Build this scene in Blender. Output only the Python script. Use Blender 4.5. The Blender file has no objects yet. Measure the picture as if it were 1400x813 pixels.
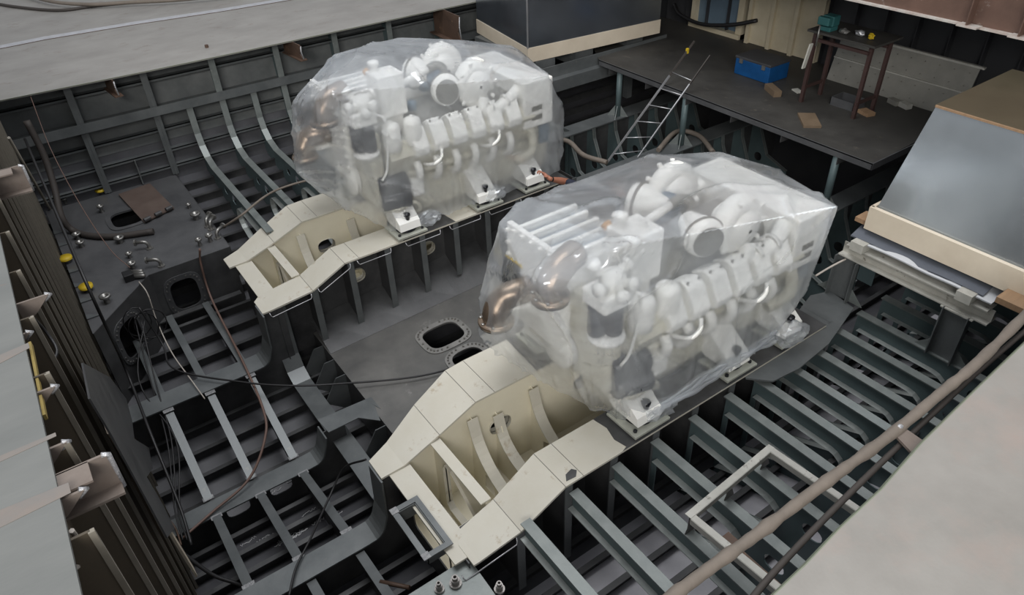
import bpy, bmesh, math, random
import numpy as np
from mathutils import Vector, Matrix, noise
from mathutils.geometry import tessellate_polygon
random.seed(7)
S = bpy.context.scene
COL = S.collection
# ------------------------------------------------------------------ camera
PITCH, ROLL, YAW, FPX = math.radians(36.4366), math.radians(-2.2202), math.radians(55.8765), 987.87
CAM = np.array([0.0, 0.0, 5.0])
def _cam_axes(p, r, y):
    f = np.array([math.cos(y)*math.cos(p), math.sin(y)*math.cos(p), -math.sin(p)])
    rt = np.array([math.sin(y), -math.cos(y), 0.0]); up = np.cross(rt, f)
    return math.cos(r)*rt+math.sin(r)*up, -math.sin(r)*rt+math.cos(r)*up, f
RT, UP, FW = _cam_axes(PITCH, ROLL, YAW)
cd = bpy.data.cameras.new('camera'); cam = bpy.data.objects.new('camera', cd); COL.objects.link(cam)
cd.sensor_width = 36.0; cd.lens = FPX/1400*36.0; cd.clip_start = 0.05
cam.matrix_world = Matrix(((RT[0], UP[0], -FW[0], CAM[0]), (RT[1], UP[1], -FW[1], CAM[1]), (RT[2], UP[2], -FW[2], CAM[2]), (0, 0, 0, 1)))
S.camera = cam
def at(px, py, **k):
    """photo pixel -> world point on the plane X=, Y= or Z= that carries it"""
    d = RT*(px-700)/FPX - UP*(py-406.5)/FPX + FW
    a, v = list(k.items())[0]; i = 'XYZ'.index(a)
    return Vector(CAM + (v-CAM[i])/d[i]*d)
# ------------------------------------------------------------------ light
S.view_settings.view_transform = 'Standard'; S.view_settings.look = 'None'
S.view_settings.gamma = 1.0; S.view_settings.exposure = 0.5; S.view_settings.use_curve_mapping = False
W = bpy.data.worlds.new('hall'); S.world = W; W.use_nodes = True
W.node_tree.nodes['Background'].inputs[0].default_value = (0.90, 0.94, 1.0, 1)
W.node_tree.nodes['Background'].inputs[1].default_value = 0.34
def area(name, loc, target, sx, sy, power, col=(1, 1, 1)):
    l = bpy.data.lights.new(name, 'AREA'); l.shape = 'RECTANGLE'; l.size = sx; l.size_y = sy; l.energy = power; l.color = col
    o = bpy.data.objects.new(name, l); COL.objects.link(o); o.location = loc
    o.rotation_euler = (Vector(target)-Vector(loc)).to_track_quat('-Z', 'Y').to_euler()
    return o
# skylight of the building hall and an unseen fill light added behind the viewpoint
area('hall_skylight', (3.5, 6.5, 14.0), (3.5, 6.5, 0), 10, 6.0, 900, (0.97, 0.98, 1.0))
area('camera_side_fill', (-7.5, -9.0, 10.5), (3.5, 5.5, 0), 11, 6, 1900, (1.0, 0.98, 0.95))

# ------------------------------------------------------------------ materials
def lin(c): 
    return tuple((v/255/12.92 if v/255 <= 0.04045 else ((v/255+0.055)/1.055)**2.4) for v in c)
MATS = {}
def mat(name, c, rough=0.5, metal=0.0, c2=None, scale=3.0, amt=0.5, bump=0.05, bscale=40.0, spec=0.5, c3=None, s3=9.0, t3=0.62, stretch=(1, 1, 1), rvar=0.15, w3=0.07):
    m = bpy.data.materials.new(name); m.use_nodes = True; nt = m.node_tree; N = nt.nodes; L = nt.links
    b = N['Principled BSDF']; b.inputs['Roughness'].default_value = rough; b.inputs['Metallic'].default_value = metal
    b.inputs['Specular IOR Level'].default_value = spec
    tc = N.new('ShaderNodeTexCoord'); mp = N.new('ShaderNodeMapping'); L.new(tc.outputs['Object'], mp.inputs[0]); mp.inputs['Scale'].default_value = stretch
    n1 = N.new('ShaderNodeTexNoise'); n1.inputs['Scale'].default_value = scale; n1.inputs['Detail'].default_value = 6; n1.inputs['Roughness'].default_value = 0.65
    L.new(mp.outputs[0], n1.inputs['Vector'])
    r = N.new('ShaderNodeValToRGB'); r.color_ramp.elements[0].position = 0.5-0.22; r.color_ramp.elements[1].position = 0.5+0.22
    c2 = c2 or tuple(v*0.72 for v in c)
    a, d = lin(c), lin(c2)
    r.color_ramp.elements[0].color = (*[x*amt+y*(1-amt) for x, y in zip(d, a)], 1); r.color_ramp.elements[1].color = (*a, 1)
    L.new(n1.outputs[0], r.inputs[0]); out = r.outputs[0]
    if c3:
        n3 = N.new('ShaderNodeTexNoise'); n3.inputs['Scale'].default_value = s3; n3.inputs['Detail'].default_value = 8; n3.inputs['Roughness'].default_value = 0.7
        L.new(mp.outputs[0], n3.inputs['Vector'])
        r3 = N.new('ShaderNodeValToRGB'); r3.color_ramp.elements[0].position = t3; r3.color_ramp.elements[1].position = min(1, t3+w3)
        L.new(n3.outputs[0], r3.inputs[0])
        mx = N.new('ShaderNodeMix'); mx.data_type = 'RGBA'; L.new(r3.outputs[0], mx.inputs[0]); L.new(out, mx.inputs[6]); mx.inputs[7].default_value = (*lin(c3), 1)
        out = mx.outputs[2]
    L.new(out, b.inputs['Base Color'])
    if rvar:
        mr = N.new('ShaderNodeMapRange'); mr.inputs[3].default_value = max(0.02, rough-rvar); mr.inputs[4].default_value = min(1, rough+rvar)
        L.new(n1.outputs[0], mr.inputs[0]); L.new(mr.outputs[0], b.inputs['Roughness'])
    if bump:
        n2 = N.new('ShaderNodeTexNoise'); n2.inputs['Scale'].default_value = bscale; n2.inputs['Detail'].default_value = 3
        L.new(mp.outputs[0], n2.inputs['Vector'])
        bp = N.new('ShaderNodeBump'); bp.inputs['Strength'].default_value = bump; bp.inputs['Distance'].default_value = 0.02
        L.new(n2.outputs[0], bp.inputs['Height']); L.new(bp.outputs[0], b.inputs['Normal'])
    MATS[name] = m; return m
mat('dark_steel', (90, 90, 90), 0.5, 0.25, (44, 44, 46), 2.2, 0.8, c3=(92, 88, 82), s3=5, t3=0.66)
mat('tank_steel', (106, 106, 107), 0.42, 0.35, (76, 77, 79), 1.6, 0.9, c3=(108, 106, 102), s3=4, t3=0.64)
mat('mid_steel', (114, 117, 117), 0.42, 0.35, (84, 88, 89), 2.5, 0.8, c3=(118, 118, 114), s3=7, t3=0.64)
mat('centre_steel', (134, 132, 128), 0.38, 0.45, (100, 100, 99), 1.4, 0.9, c3=(150, 148, 144), s3=3, t3=0.62)
mat('teal_primer', (98, 114, 115), 0.5, 0.1, (76, 90, 92), 2.0, 0.8, c3=(96, 104, 102), s3=6, t3=0.66)
mat('flange_grey', (136, 141, 138), 0.42, 0.3, (102, 108, 107), 4.0, 0.8, c3=(148, 150, 146), s3=10, t3=0.62)
mat('hull_grey', (112, 114, 113), 0.55, 0.1, (74, 78, 78), 2.0, 0.85, c3=(104, 100, 96), s3=4, t3=0.68)
mat('panel_grey', (88, 88, 91), 0.5, 0.1, (66, 66, 70), 2.5, 0.8)
mat('panel_lit_tint', (196, 194, 198), 0.5, 0.05, (168, 166, 172), 2.5, 0.8)
mat('cream_paint', (200, 196, 184), 0.5, 0.0, (190, 184, 168), 2.5, 0.8, c3=(174, 162, 142), s3=4, t3=0.60, bump=0.03)
mat('cream_inside_lit', (234, 228, 208), 0.55, 0.0, (216, 208, 186), 1.5, 0.7, bump=0.03)  # same cream paint, lightened to stand in for light inside the beds
mat('deck_grey', (150, 147, 142), 0.55, 0.0, (126, 122, 117), 1.3, 0.9, c3=(118, 108, 100), s3=2.2, t3=0.57, w3=0.16, bump=0.04, stretch=(1, 1.6, 1))
mat('deck_left_grey', (116, 117, 114), 0.55, 0.0, (96, 98, 96), 1.4, 0.9, c3=(128, 104, 88), s3=1.6, t3=0.63, bump=0.04, stretch=(0.5, 1.7, 1))
mat('deck_right_grey', (154, 150, 144), 0.5, 0.0, (134, 130, 124), 1.3, 0.9, c3=(160, 143, 134), s3=1.0, t3=0.50, w3=0.3, bump=0.05)
mat('rust_faint', (126, 115, 107), 0.6, 0, (114, 112, 109), 6, 1.0)
mat('deck_edge', (132, 138, 120), 0.6, 0.0)
mat('deck_stripe', (182, 182, 186), 0.5, 0, (150, 150, 152), 8, 0.9)
mat('bulkhead_brown', (86, 76, 62), 0.6, 0.05, (66, 60, 50), 1.8, 0.9, c3=(108, 86, 54), s3=3, t3=0.67)
mat('bulkhead_edge', (140, 134, 122), 0.5, 0.1, (110, 104, 94), 3, 0.8)
mat('rust_steel', (100, 78, 64), 0.6, 0.15, (72, 58, 50), 4, 0.9, c3=(140, 112, 88), s3=6)
mat('stub_pale', (128, 118, 110), 0.55, 0.1, (104, 92, 84), 5, 0.9)
mat('torch_cut', (206, 206, 208), 0.35, 0.5, (130, 130, 132), 25, 0.9, bump=0.5, bscale=60)
mat('weld_grey', (158, 158, 158), 0.5, 0.4, (110, 110, 112), 30, 0.9, bump=0.5, bscale=60)
mat('rim_bright', (176, 180, 176), 0.4, 0.3, (140, 146, 144), 6, 0.8)
mat('faded_yellow', (168, 146, 78), 0.6, 0, (128, 112, 66), 8, 0.9)
mat('dark_hole', (14, 14, 15), 0.8, 0)
mat('platform_dark', (72, 70, 66), 0.6, 0.1, (50, 48, 46), 1.5, 0.9, c3=(90, 84, 76), s3=5)
mat('wall_dark', (66, 66, 68), 0.6, 0.1, (48, 49, 52), 1.2, 0.9)
mat('header_rust', (122, 96, 84), 0.42, 0.3, (92, 74, 66), 2.2, 0.9, c3=(160, 148, 140), s3=3, t3=0.6)
mat('header_edge', (200, 200, 194), 0.5, 0.1, (160, 130, 118), 6, 0.8)
mat('panel_cream', (206, 196, 172), 0.55, 0, (170, 156, 128), 1.3, 0.8)
mat('sheet_metal', (206, 212, 216), 0.22, 0.85, (180, 188, 194), 1.2, 0.6, bump=0.35, bscale=0.9, rvar=0.08)
mat('sheet_dark', (152, 158, 166), 0.22, 0.85, (112, 118, 126), 1.2, 0.8, bump=0.15, bscale=1.8, rvar=0.08)
mat('sheet_top', (118, 110, 90), 0.35, 0.6, (98, 90, 74), 1.0, 0.7, bump=0.1, bscale=3)
mat('beige_band', (212, 200, 180), 0.6, 0, (192, 178, 158), 3, 0.7, c3=(142, 126, 108), s3=6, t3=0.7)
mat('plywood', (158, 128, 98), 0.7, 0, (128, 102, 78), 3, 0.8, stretch=(1, 8, 1))
mat('hatch_brown', (104, 90, 82), 0.6, 0.15, (86, 72, 66), 3, 0.9)
mat('board_brown', (116, 98, 78), 0.7, 0, (96, 80, 62), 4, 0.8)
mat('grey_cloth', (92, 96, 104), 0.85, 0, (76, 80, 88), 4, 0.7)
mat('white_cloth', (196, 198, 200), 0.8, 0, (170, 172, 176), 4, 0.5)
mat('ring_steel', (156, 154, 150), 0.4, 0.4, (130, 128, 125), 3, 0.8)
mat('frame_pale', (190, 188, 180), 0.5, 0.15, (158, 156, 148), 5, 0.9, c3=(112, 106, 98), s3=9)
mat('hose_grey', (122, 112, 102), 0.7, 0, (98, 90, 82), 4, 0.8, bump=0.2, bscale=20)
mat('hose_dark', (66, 60, 56), 0.7, 0, (50, 46, 43), 4, 0.7)
mat('rubber_black', (26, 26, 28), 0.5, 0)
mat('cable_black', (34, 33, 34), 0.5, 0)
mat('cable_brown', (112, 88, 78), 0.6, 0)
mat('cable_pale', (186, 178, 168), 0.55, 0)
mat('engine_white', (240, 239, 234), 0.38, 0.0, (230, 228, 222), 3, 0.6, bump=0.02)
mat('engine_cream', (204, 200, 184), 0.45, 0.0, (184, 180, 164), 3, 0.7, bump=0.02)
mat('engine_grey', (132, 130, 122), 0.5, 0.1)
mat('engine_blue', (112, 132, 148), 0.5, 0.1)
mat('engine_black', (14, 17, 26), 0.35, 0.0, spec=0.6)
mat('engine_bronze', (158, 140, 122), 0.32, 0.8, (124, 106, 92), 3, 0.7)
mat('orange_cap', (214, 150, 50), 0.5)
mat('yellow_cap', (206, 176, 40), 0.5, 0, (170, 140, 30), 6, 0.6)
mat('bolt_steel', (150, 148, 144), 0.35, 0.7)
mat('bare_metal', (150, 146, 142), 0.3, 0.8, (100, 96, 94), 8, 0.8)
mat('mount_plate', (182, 184, 172), 0.45, 0.2, (150, 150, 142), 6, 0.7)
mat('toolbox_blue', (16, 82, 140), 0.45, 0.1, (12, 58, 102), 4, 0.8)
mat('toolbox_lid', (72, 72, 74), 0.6, 0.2)
mat('bench_red', (72, 50, 46), 0.6, 0.1, (50, 38, 36), 5, 0.8)
mat('vise_green', (52, 104, 104), 0.5, 0.1)
mat('folded_panel', (142, 140, 132), 0.55, 0.1, (112, 110, 104), 2.5, 0.8)
mat('white_print', (208, 206, 196), 0.6)
mat('chalk', (210, 210, 210), 0.9)
mat('seam', (128, 124, 116), 0.7)
mat('skin', (164, 110, 88), 0.5, 0, (150, 98, 78), 8, 0.5, spec=0.4)
mat('navy_cloth', (40, 44, 60), 0.85, 0, (30, 34, 48), 8, 0.7)
mat('trouser_cloth', (48, 50, 58), 0.85)
mat('hair_dark', (40, 32, 28), 0.7)
mat('boot_black', (28, 26, 25), 0.6)
mat('alu', (196, 196, 198), 0.35, 0.7)
def film_mat():
    m = bpy.data.materials.new('plastic_film'); m.use_nodes = True; nt = m.node_tree; N = nt.nodes; L = nt.links
    out = N['Material Output']; b = N['Principled BSDF']
    b.inputs['Base Color'].default_value = (0.88, 0.91, 0.94, 1); b.inputs['Roughness'].default_value = 0.18; b.inputs['Specular IOR Level'].default_value = 0.8
    tr = N.new('ShaderNodeBsdfTransparent'); tr.inputs[0].default_value = (0.97, 0.975, 0.98, 1)
    rf = N.new('ShaderNodeBsdfRefraction'); rf.inputs['IOR'].default_value = 1.01; rf.inputs['Roughness'].default_value = 0.4; rf.inputs['Color'].default_value = (0.97, 0.975, 0.98, 1)
    tl = N.new('ShaderNodeBsdfTranslucent'); tl.inputs[0].default_value = (0.90, 0.93, 0.96, 1)
    m1 = N.new('ShaderNodeMixShader'); m1.inputs[0].default_value = 0.4; L.new(b.outputs[0], m1.inputs[1]); L.new(tl.outputs[0], m1.inputs[2])
    m0 = N.new('ShaderNodeMixShader'); m0.inputs[0].default_value = 0.22; L.new(tr.outputs[0], m0.inputs[1]); L.new(rf.outputs[0], m0.inputs[2])
    tc = N.new('ShaderNodeTexCoord')
    n1 = N.new('ShaderNodeTexNoise'); n1.inputs['Scale'].default_value = 1.3; n1.inputs['Detail'].default_value = 4; n1.inputs['Distortion'].default_value = 0.8
    L.new(tc.outputs['Object'], n1.inputs['Vector'])
    mr = N.new('ShaderNodeMapRange'); mr.inputs[1].default_value = 0.32; mr.inputs[2].default_value = 0.68; mr.inputs[3].default_value = 0.11; mr.inputs[4].default_value = 0.42
    L.new(n1.outputs[0], mr.inputs[0])
    mp = N.new('ShaderNodeMapping'); mp.inputs['Rotation'].default_value = (0.5, 0.3, 0.8); mp.inputs['Scale'].default_value = (1, 3.5, 1.2); L.new(tc.outputs['Object'], mp.inputs[0])
    w = N.new('ShaderNodeTexNoise'); w.noise_type = 'RIDGED_MULTIFRACTAL'; w.inputs['Scale'].default_value = 0.9; w.inputs['Detail'].default_value = 1.5; w.inputs['Distortion'].default_value = 0.6
    L.new(mp.outputs[0], w.inputs['Vector'])
    m2 = N.new('ShaderNodeMixShader'); L.new(mr.outputs[0], m2.inputs[0]); L.new(m0.outputs[0], m2.inputs[1]); L.new(m1.outputs[0], m2.inputs[2])
    bp = N.new('ShaderNodeBump'); bp.inputs['Strength'].default_value = 0.35; bp.inputs['Distance'].default_value = 0.04
    L.new(w.outputs[0], bp.inputs['Height']); L.new(bp.outputs[0], b.inputs['Normal']); L.new(bp.outputs[0], tl.inputs['Normal'])
    gl = N.new('ShaderNodeBsdfGlossy'); gl.inputs['Roughness'].default_value = 0.13; gl.inputs['Color'].default_value = (0.95, 0.97, 1, 1); L.new(bp.outputs[0], gl.inputs['Normal'])
    fr = N.new('ShaderNodeLayerWeight'); fr.inputs['Blend'].default_value = 0.12; L.new(bp.outputs[0], fr.inputs['Normal'])
    mf = N.new('ShaderNodeMath'); mf.operation = 'MULTIPLY'; mf.operation = 'MULTIPLY_ADD'; mf.inputs[1].default_value = 0.5; mf.inputs[2].default_value = 0.08; mf.use_clamp = True; L.new(fr.outputs['Facing'], mf.inputs[0])
    m3 = N.new('ShaderNodeMixShader'); L.new(mf.outputs[0], m3.inputs[0]); L.new(m2.outputs[0], m3.inputs[1]); L.new(gl.outputs[0], m3.inputs[2])
    L.new(m3.outputs[0], out.inputs[0]); MATS['plastic_film'] = m
film_mat()

# ------------------------------------------------------------------ mesh helpers
ORG = {}
class MB:
    """collects shapes in world coordinates; build() links them as ONE mesh object"""
    def __init__(s): s.v = []; s.f = []; s.sm = []
    def add(s, vs, fs, sm=False):
        o = len(s.v); s.v += [tuple(v) for v in vs]; s.f += [tuple(i+o for i in f) for f in fs]; s.sm += [sm]*len(fs); return s
    def box(s, a, b):
        x0, y0, z0 = [min(p, q) for p, q in zip(a, b)]; x1, y1, z1 = [max(p, q) for p, q in zip(a, b)]
        return s.add([(x0,y0,z0),(x1,y0,z0),(x1,y1,z0),(x0,y1,z0),(x0,y0,z1),(x1,y0,z1),(x1,y1,z1),(x0,y1,z1)],
                     [(3,2,1,0),(4,5,6,7),(0,1,5,4),(1,2,6,5),(2,3,7,6),(3,0,4,7)])
    def bbox(s, a, b, r=0.01):
        """box with chamfered edges"""
        bm = bmesh.new(); bmesh.ops.create_cube(bm, size=1)
        c = [(p+q)/2 for p, q in zip(a, b)]; d = [abs(q-p) for p, q in zip(a, b)]
        for v in bm.verts: v.co = Vector([c[i]+v.co[i]*d[i] for i in range(3)])
        bmesh.ops.bevel(bm, geom=bm.edges[:], offset=min(r, min(d)*0.45), segments=2, affect='EDGES', profile=0.5)
        return s.frombm(bm)
    def frombm(s, bm, sm=False):
        bm.verts.index_update(); s.add([v.co for v in bm.verts], [[v.index for v in f.verts] for f in bm.faces], sm); bm.free(); return s
    def beam(s, p, q, w, h, up=(0, 0, 1)):
        """rectangular bar from p to q; w across, h along up"""
        p, q, up = Vector(p), Vector(q), Vector(up); d = (q-p).normalized(); sd = d.cross(up)
        if sd.length < 1e-4: sd = d.cross(Vector((1, 0, 0)))
        sd.normalize(); u = sd.cross(d)
        vs = [b+sd*(w/2*i)+u*(h/2*j) for b in (p, q) for i, j in ((-1,-1),(1,-1),(1,1),(-1,1))]
        return s.add(vs, [(3,2,1,0),(4,5,6,7),(0,1,5,4),(1,2,6,5),(2,3,7,6),(3,0,4,7)])
    def tube(s, pts, r, n=10, cap=True):
        pts = [Vector(p) for p in pts]; rs = r if isinstance(r, (list, tuple)) else [r]*len(pts)
        prev = None; vs = []; fs = []
        for i, p in enumerate(pts):
            t = (pts[min(i+1, len(pts)-1)]-pts[max(i-1, 0)]).normalized()
            if prev is None:
                a = Vector((0, 0, 1)) if abs(t.z) < 0.9 else Vector((1, 0, 0)); u = t.cross(a).normalized()
            else: u = (prev-t*prev.dot(t)).normalized()
            prev = u; w = t.cross(u)
            vs += [p+(u*math.cos(2*math.pi*k/n)+w*math.sin(2*math.pi*k/n))*rs[i] for k in range(n)]
        for i in range(len(pts)-1):
            for k in range(n): fs.append((i*n+k, i*n+(k+1)%n, (i+1)*n+(k+1)%n, (i+1)*n+k))
        o = len(s.v); s.add(vs, fs, True)
        if cap:
            s.f += [tuple(o+k for k in reversed(range(n))), tuple(o+(len(pts)-1)*n+k for k in range(n))]; s.sm += [False, False]
        return s
    def lathe(s, prof, base, axis=(0, 0, 1), n=20, sm=True):
        """profile [(radius, height)] turned about axis through base"""
        ax = Vector(axis).normalized(); a = Vector((1, 0, 0)) if abs(ax.x) < 0.9 else Vector((0, 1, 0)); u = ax.cross(a).normalized(); w = ax.cross(u); base = Vector(base)
        vs = [base+ax*h+(u*math.cos(2*math.pi*k/n)+w*math.sin(2*math.pi*k/n))*max(r, 1e-4) for r, h in prof for k in range(n)]
        fs = [(i*n+k, i*n+(k+1)%n, (i+1)*n+(k+1)%n, (i+1)*n+k) for i in range(len(prof)-1) for k in range(n)]
        return s.add(vs, fs, sm)
    def plate(s, outer, holes, o, ux, uy, t):
        """flat plate in the plane o+ux*a+uy*b with real holes and thickness t (towards ux x uy)"""
        o, ux, uy = Vector(o), Vector(ux), Vector(uy); nz = ux.cross(uy).normalized()
        loops = [list(outer)]+[list(h) for h in holes]
        tri = tessellate_polygon([[Vector((a, b, 0)) for a, b in lp] for lp in loops])
        flat = [p for lp in loops for p in lp]; n = len(flat)
        vs = [o+ux*a+uy*b for a, b in flat]+[o+ux*a+uy*b+nz*t for a, b in flat]
        fs = []
        for f in tri:
            fs.append(tuple(f)); fs.append(tuple(i+n for i in reversed(f)))
        k = 0
        for lp in loops:
            m = len(lp)
            for i in range(m): fs.append((k+i, k+(i+1)%m, k+(i+1)%m+n, k+i+n))
            k += m
        return s.add(vs, fs)
    def strip(s, secs, t):
        """ribbon of paired edge points [(left, right), ...] thickened downwards by t"""
        vs = []; fs = []
        for l, r in secs:
            l, r = Vector(l), Vector(r); vs += [l, r]
        n = len(secs)
        nrm = []
        for i in range(n):
            a = Vector(secs[min(i+1, n-1)][0])-Vector(secs[max(i-1, 0)][0]); b = Vector(secs[i][1])-Vector(secs[i][0]); nn = a.cross(b).normalized(); nrm.append(nn)
        if nrm[0].z > 0 or (abs(nrm[0].z) < 1e-3 and nrm[0].x > 0): nrm = [-x for x in nrm]
        vs += [Vector(p)+nrm[i//2]*t for i, p in enumerate([q for sc in secs for q in sc])]
        m = 2*n
        for i in range(n-1):
            a, b, c, d = 2*i, 2*i+1, 2*i+3, 2*i+2
            fs += [(a, b, c, d), (d+m, c+m, b+m, a+m), (a, d, d+m, a+m), (b, b+m, c+m, c)]
        fs += [(0, m, m+1, 1), (2*n-2, 2*n-1, 2*n-1+m, 2*n-2+m)]
        return s.add(vs, fs)
    def build(s, name, m, parent=None, org=None, shade=None):
        me = bpy.data.meshes.new(name)
        if org is None:
            if parent is not None and parent in ORG and False: org = ORG[parent]
            else:
                A = np.array(s.v); org = ((A[:, 0].min()+A[:, 0].max())/2, (A[:, 1].min()+A[:, 1].max())/2, A[:, 2].min())
        org = Vector(org)
        me.from_pydata([tuple(Vector(v)-org) for v in s.v], [], s.f)
        bm = bmesh.new(); bm.from_mesh(me); bmesh.ops.recalc_face_normals(bm, faces=bm.faces[:]); bm.to_mesh(me); bm.free()
        if len(me.polygons) == len(s.sm): me.polygons.foreach_set('use_smooth', s.sm)
        me.materials.append(MATS[m]); me.update()
        ob = bpy.data.objects.new(name, me); COL.objects.link(ob); place(ob, org, parent)
        return ob
def place(ob, org, parent):
    org = Vector(org); ORG[ob] = org
    if parent is not None: ob.parent = parent; ob.location = org-ORG[parent]
    else: ob.location = org
def tag(o, label=None, cat=None, group=None, kind=None):
    if label: o['label'] = label
    if cat: o['category'] = cat
    if group: o['group'] = group
    if kind: o['kind'] = kind
    return o
def empty(name, loc, label, cat, group=None):
    e = bpy.data.objects.new(name, None); COL.objects.link(e); e.location = loc; ORG[e] = Vector(loc); e.empty_display_size = 0.1
    return tag(e, label, cat, group)
def again(src, name, org, parent, rot=None):
    """another piece sharing the mesh of src"""
    o = bpy.data.objects.new(name, src.data); COL.objects.link(o); place(o, org, parent)
    if rot: o.rotation_euler = rot
    return o
def oval(cx, cy, w, h, n=28, k=0.75):
    """rounded-rectangle (superellipse) loop"""
    e = 2/ (2+2*k); pts = []
    for i in range(n):
        t = 2*math.pi*i/n; c, q = math.cos(t), math.sin(t)
        pts.append((cx+math.copysign(abs(c)**e, c)*w/2, cy+math.copysign(abs(q)**e, q)*h/2))
    return pts
def stadium(x0, x1, y0, y1, r, n=6):
    pts = []
    for cx, cy, a0 in ((x1-r, y0+r, -90), (x1-r, y1-r, 0), (x0+r, y1-r, 90), (x0+r, y0+r, 180)):
        for i in range(n+1):
            a = math.radians(a0+90*i/n); pts.append((cx+r*math.cos(a), cy+r*math.sin(a)))
    return pts
def smooth_path(pts, k=6):
    """Catmull-Rom through the points"""
    P = [Vector(p) for p in pts]; P = [2*P[0]-P[1]]+P+[2*P[-1]-P[-2]]; out = []
    for i in range(1, len(P)-2):
        a, b, c, d = P[i-1:i+3]
        for j in range(k):
            t = j/k; out.append(0.5*((2*b)+(c-a)*t+(2*a-5*b+4*c-d)*t*t+(3*b-a-3*c+d)*t**3))
    out.append(P[-2]); return out
X, Y, Z = Vector((1, 0, 0)), Vector((0, 1, 0)), Vector((0, 0, 1))
CLY = 6.23            # centreline of the hull
# ================================================================== SETTING
def zs(y):
    """inner face of the shell: shallow V with a bilge"""
    d = abs(y-CLY)
    for (d0, z0), (d1, z1) in (((0, -2.0), (3.1, -1.25)), ((3.1, -1.25), (5.97, -0.38)), ((5.97, -0.38), (6.1, 0.3)), ((6.1, 0.3), (6.4, 3))):
        if d <= d1: return z0+(z1-z0)*(d-d0)/(d1-d0)
    return 3
def struct(ob, label): return tag(ob, label, None, None, 'structure')
ys = [CLY+s for s in (-6.1, -5.97, -3.1, 0, 3.1, 5.97, 6.1)]
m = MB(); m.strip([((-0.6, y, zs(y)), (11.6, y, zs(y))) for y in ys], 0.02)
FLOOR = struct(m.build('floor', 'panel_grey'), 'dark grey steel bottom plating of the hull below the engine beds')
FLOOR.data.materials.append(MATS['panel_lit_tint'])
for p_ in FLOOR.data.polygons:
    if p_.center.y+ORG[FLOOR].y < 3.3: p_.material_index = 1  # paler faces stand in for light the right-hand beams keep out
# longitudinal stiffeners on the bottom shell
src = None
yy = [CLY+k*0.33 for k in range(-17, 18)]
for i, y in enumerate(yy):
    if abs(y-CLY) < 0.05: continue
    if src is None:
        mm = MB(); mm.box((-0.55, y-0.008, zs(y)), (11.5, y+0.008, zs(y)+0.13)); mm.box((-0.55, y-0.05, zs(y)+0.13), (11.5, y+0.008, zs(y)+0.142))
        src = mm.build('longitudinal', 'dark_steel', FLOOR, org=(0, y, zs(y)))
    else: again(src, 'longitudinal', (0, y, zs(y)), FLOOR)
# transverse floors on the right-hand side: deep plates with long slots and flat top flanges
RX = [2.14, 2.66, 3.15, 3.63, 4.13, 4.63, 5.05, 5.47, 5.89, 6.36, 6.82, 7.3, 7.8, 8.3]
def i_beam(x, parent):
    y0, y1 = 0.25, CLY-3.14
    m = MB(); m.box((x-0.006, y0, -0.30), (x+0.006, y1, -0.11)); w = m.build('floor_beam', 'teal_primer', parent)
    m = MB(); m.box((x-0.05, y0, -0.114), (x+0.05, y1, -0.1)); m.build('top_flange', 'flange_grey', w)
    m = MB(); m.box((x-0.06, y0, -0.312), (x+0.04, y1, -0.3)); m.build('bottom_flange', 'rim_bright', w)
def floor_side(x, side, parent, full):
    """side -1: towards small Y (right of the near bed); +1: beyond the far bed, bending up the hull side"""
    f = lambda d: CLY+side*d
    inner = 3.14 if side < 0 else 2.80
    pts = [(inner, -0.1)]
    top = [(inner, -0.1), (5.35, -0.1), (5.62, -0.02), (5.78, 0.12), (5.86, 0.3), (5.9, 0.82)]
    if full: top.append((5.92, 1.47))
    out = [(f(d), z) for d, z in top]
    shell = []
    dend = 6.3
    bottom = [(inner, -1.27), (3.1, -1.25), (5.97, -0.38), (6.1, 0.3), (6.17, 0.82)]+([(6.22, 1.47)] if full else [])
    poly = [(f(d), z-0.009) for d, z in top]+[(f(d), z) for d, z in reversed(bottom)]
    holes = []
    arc = [(4.08+0.19*math.sin(a), -0.49+0.19*math.cos(a)) for a in [math.pi*i/8 for i in range(9)]]
    holes.append([(f(d), z) for d, z in [(inner+0.06, -0.30)]+arc+[(inner+0.06, -1.08)]])
    a, b = f(4.62), f(5.05)
    for c, w, h in ((f(4.55), 0.2, 0.15), (f(4.95), 0.16, 0.13)):
        holes.append(oval(c, -0.36, w, h, 14, 0.2))
    m = MB(); m.plate(poly, holes, (x, 0, 0), Y, Z, 0.012)
    w = m.build('transverse_floor', 'teal_primer', parent)
    hw = 0.05
    m = MB(); m.strip([((x-hw, y, z), (x+hw, y, z)) for y, z in out], 0.014)
    m.build('top_flange', 'flange_grey', w)
    # flanged rim round the slot
    m = MB(); lp = holes[0]; n = len(lp); ring = []
    for i in range(n-1):
        y0, z0 = lp[i]; y1, z1 = lp[(i+1) % n]
        m.add([(x-0.07, y0, z0), (x+0.015, y0, z0), (x+0.015, y1, z1), (x-0.07, y1, z1)], [(0, 1, 2, 3)])
    m.build('slot_rim', 'rim_bright', w)
    return w
for x in RX:
    if x < 3.3: i_beam(x, FLOOR)
    else: floor_side(x, -1, FLOOR, False)
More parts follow.
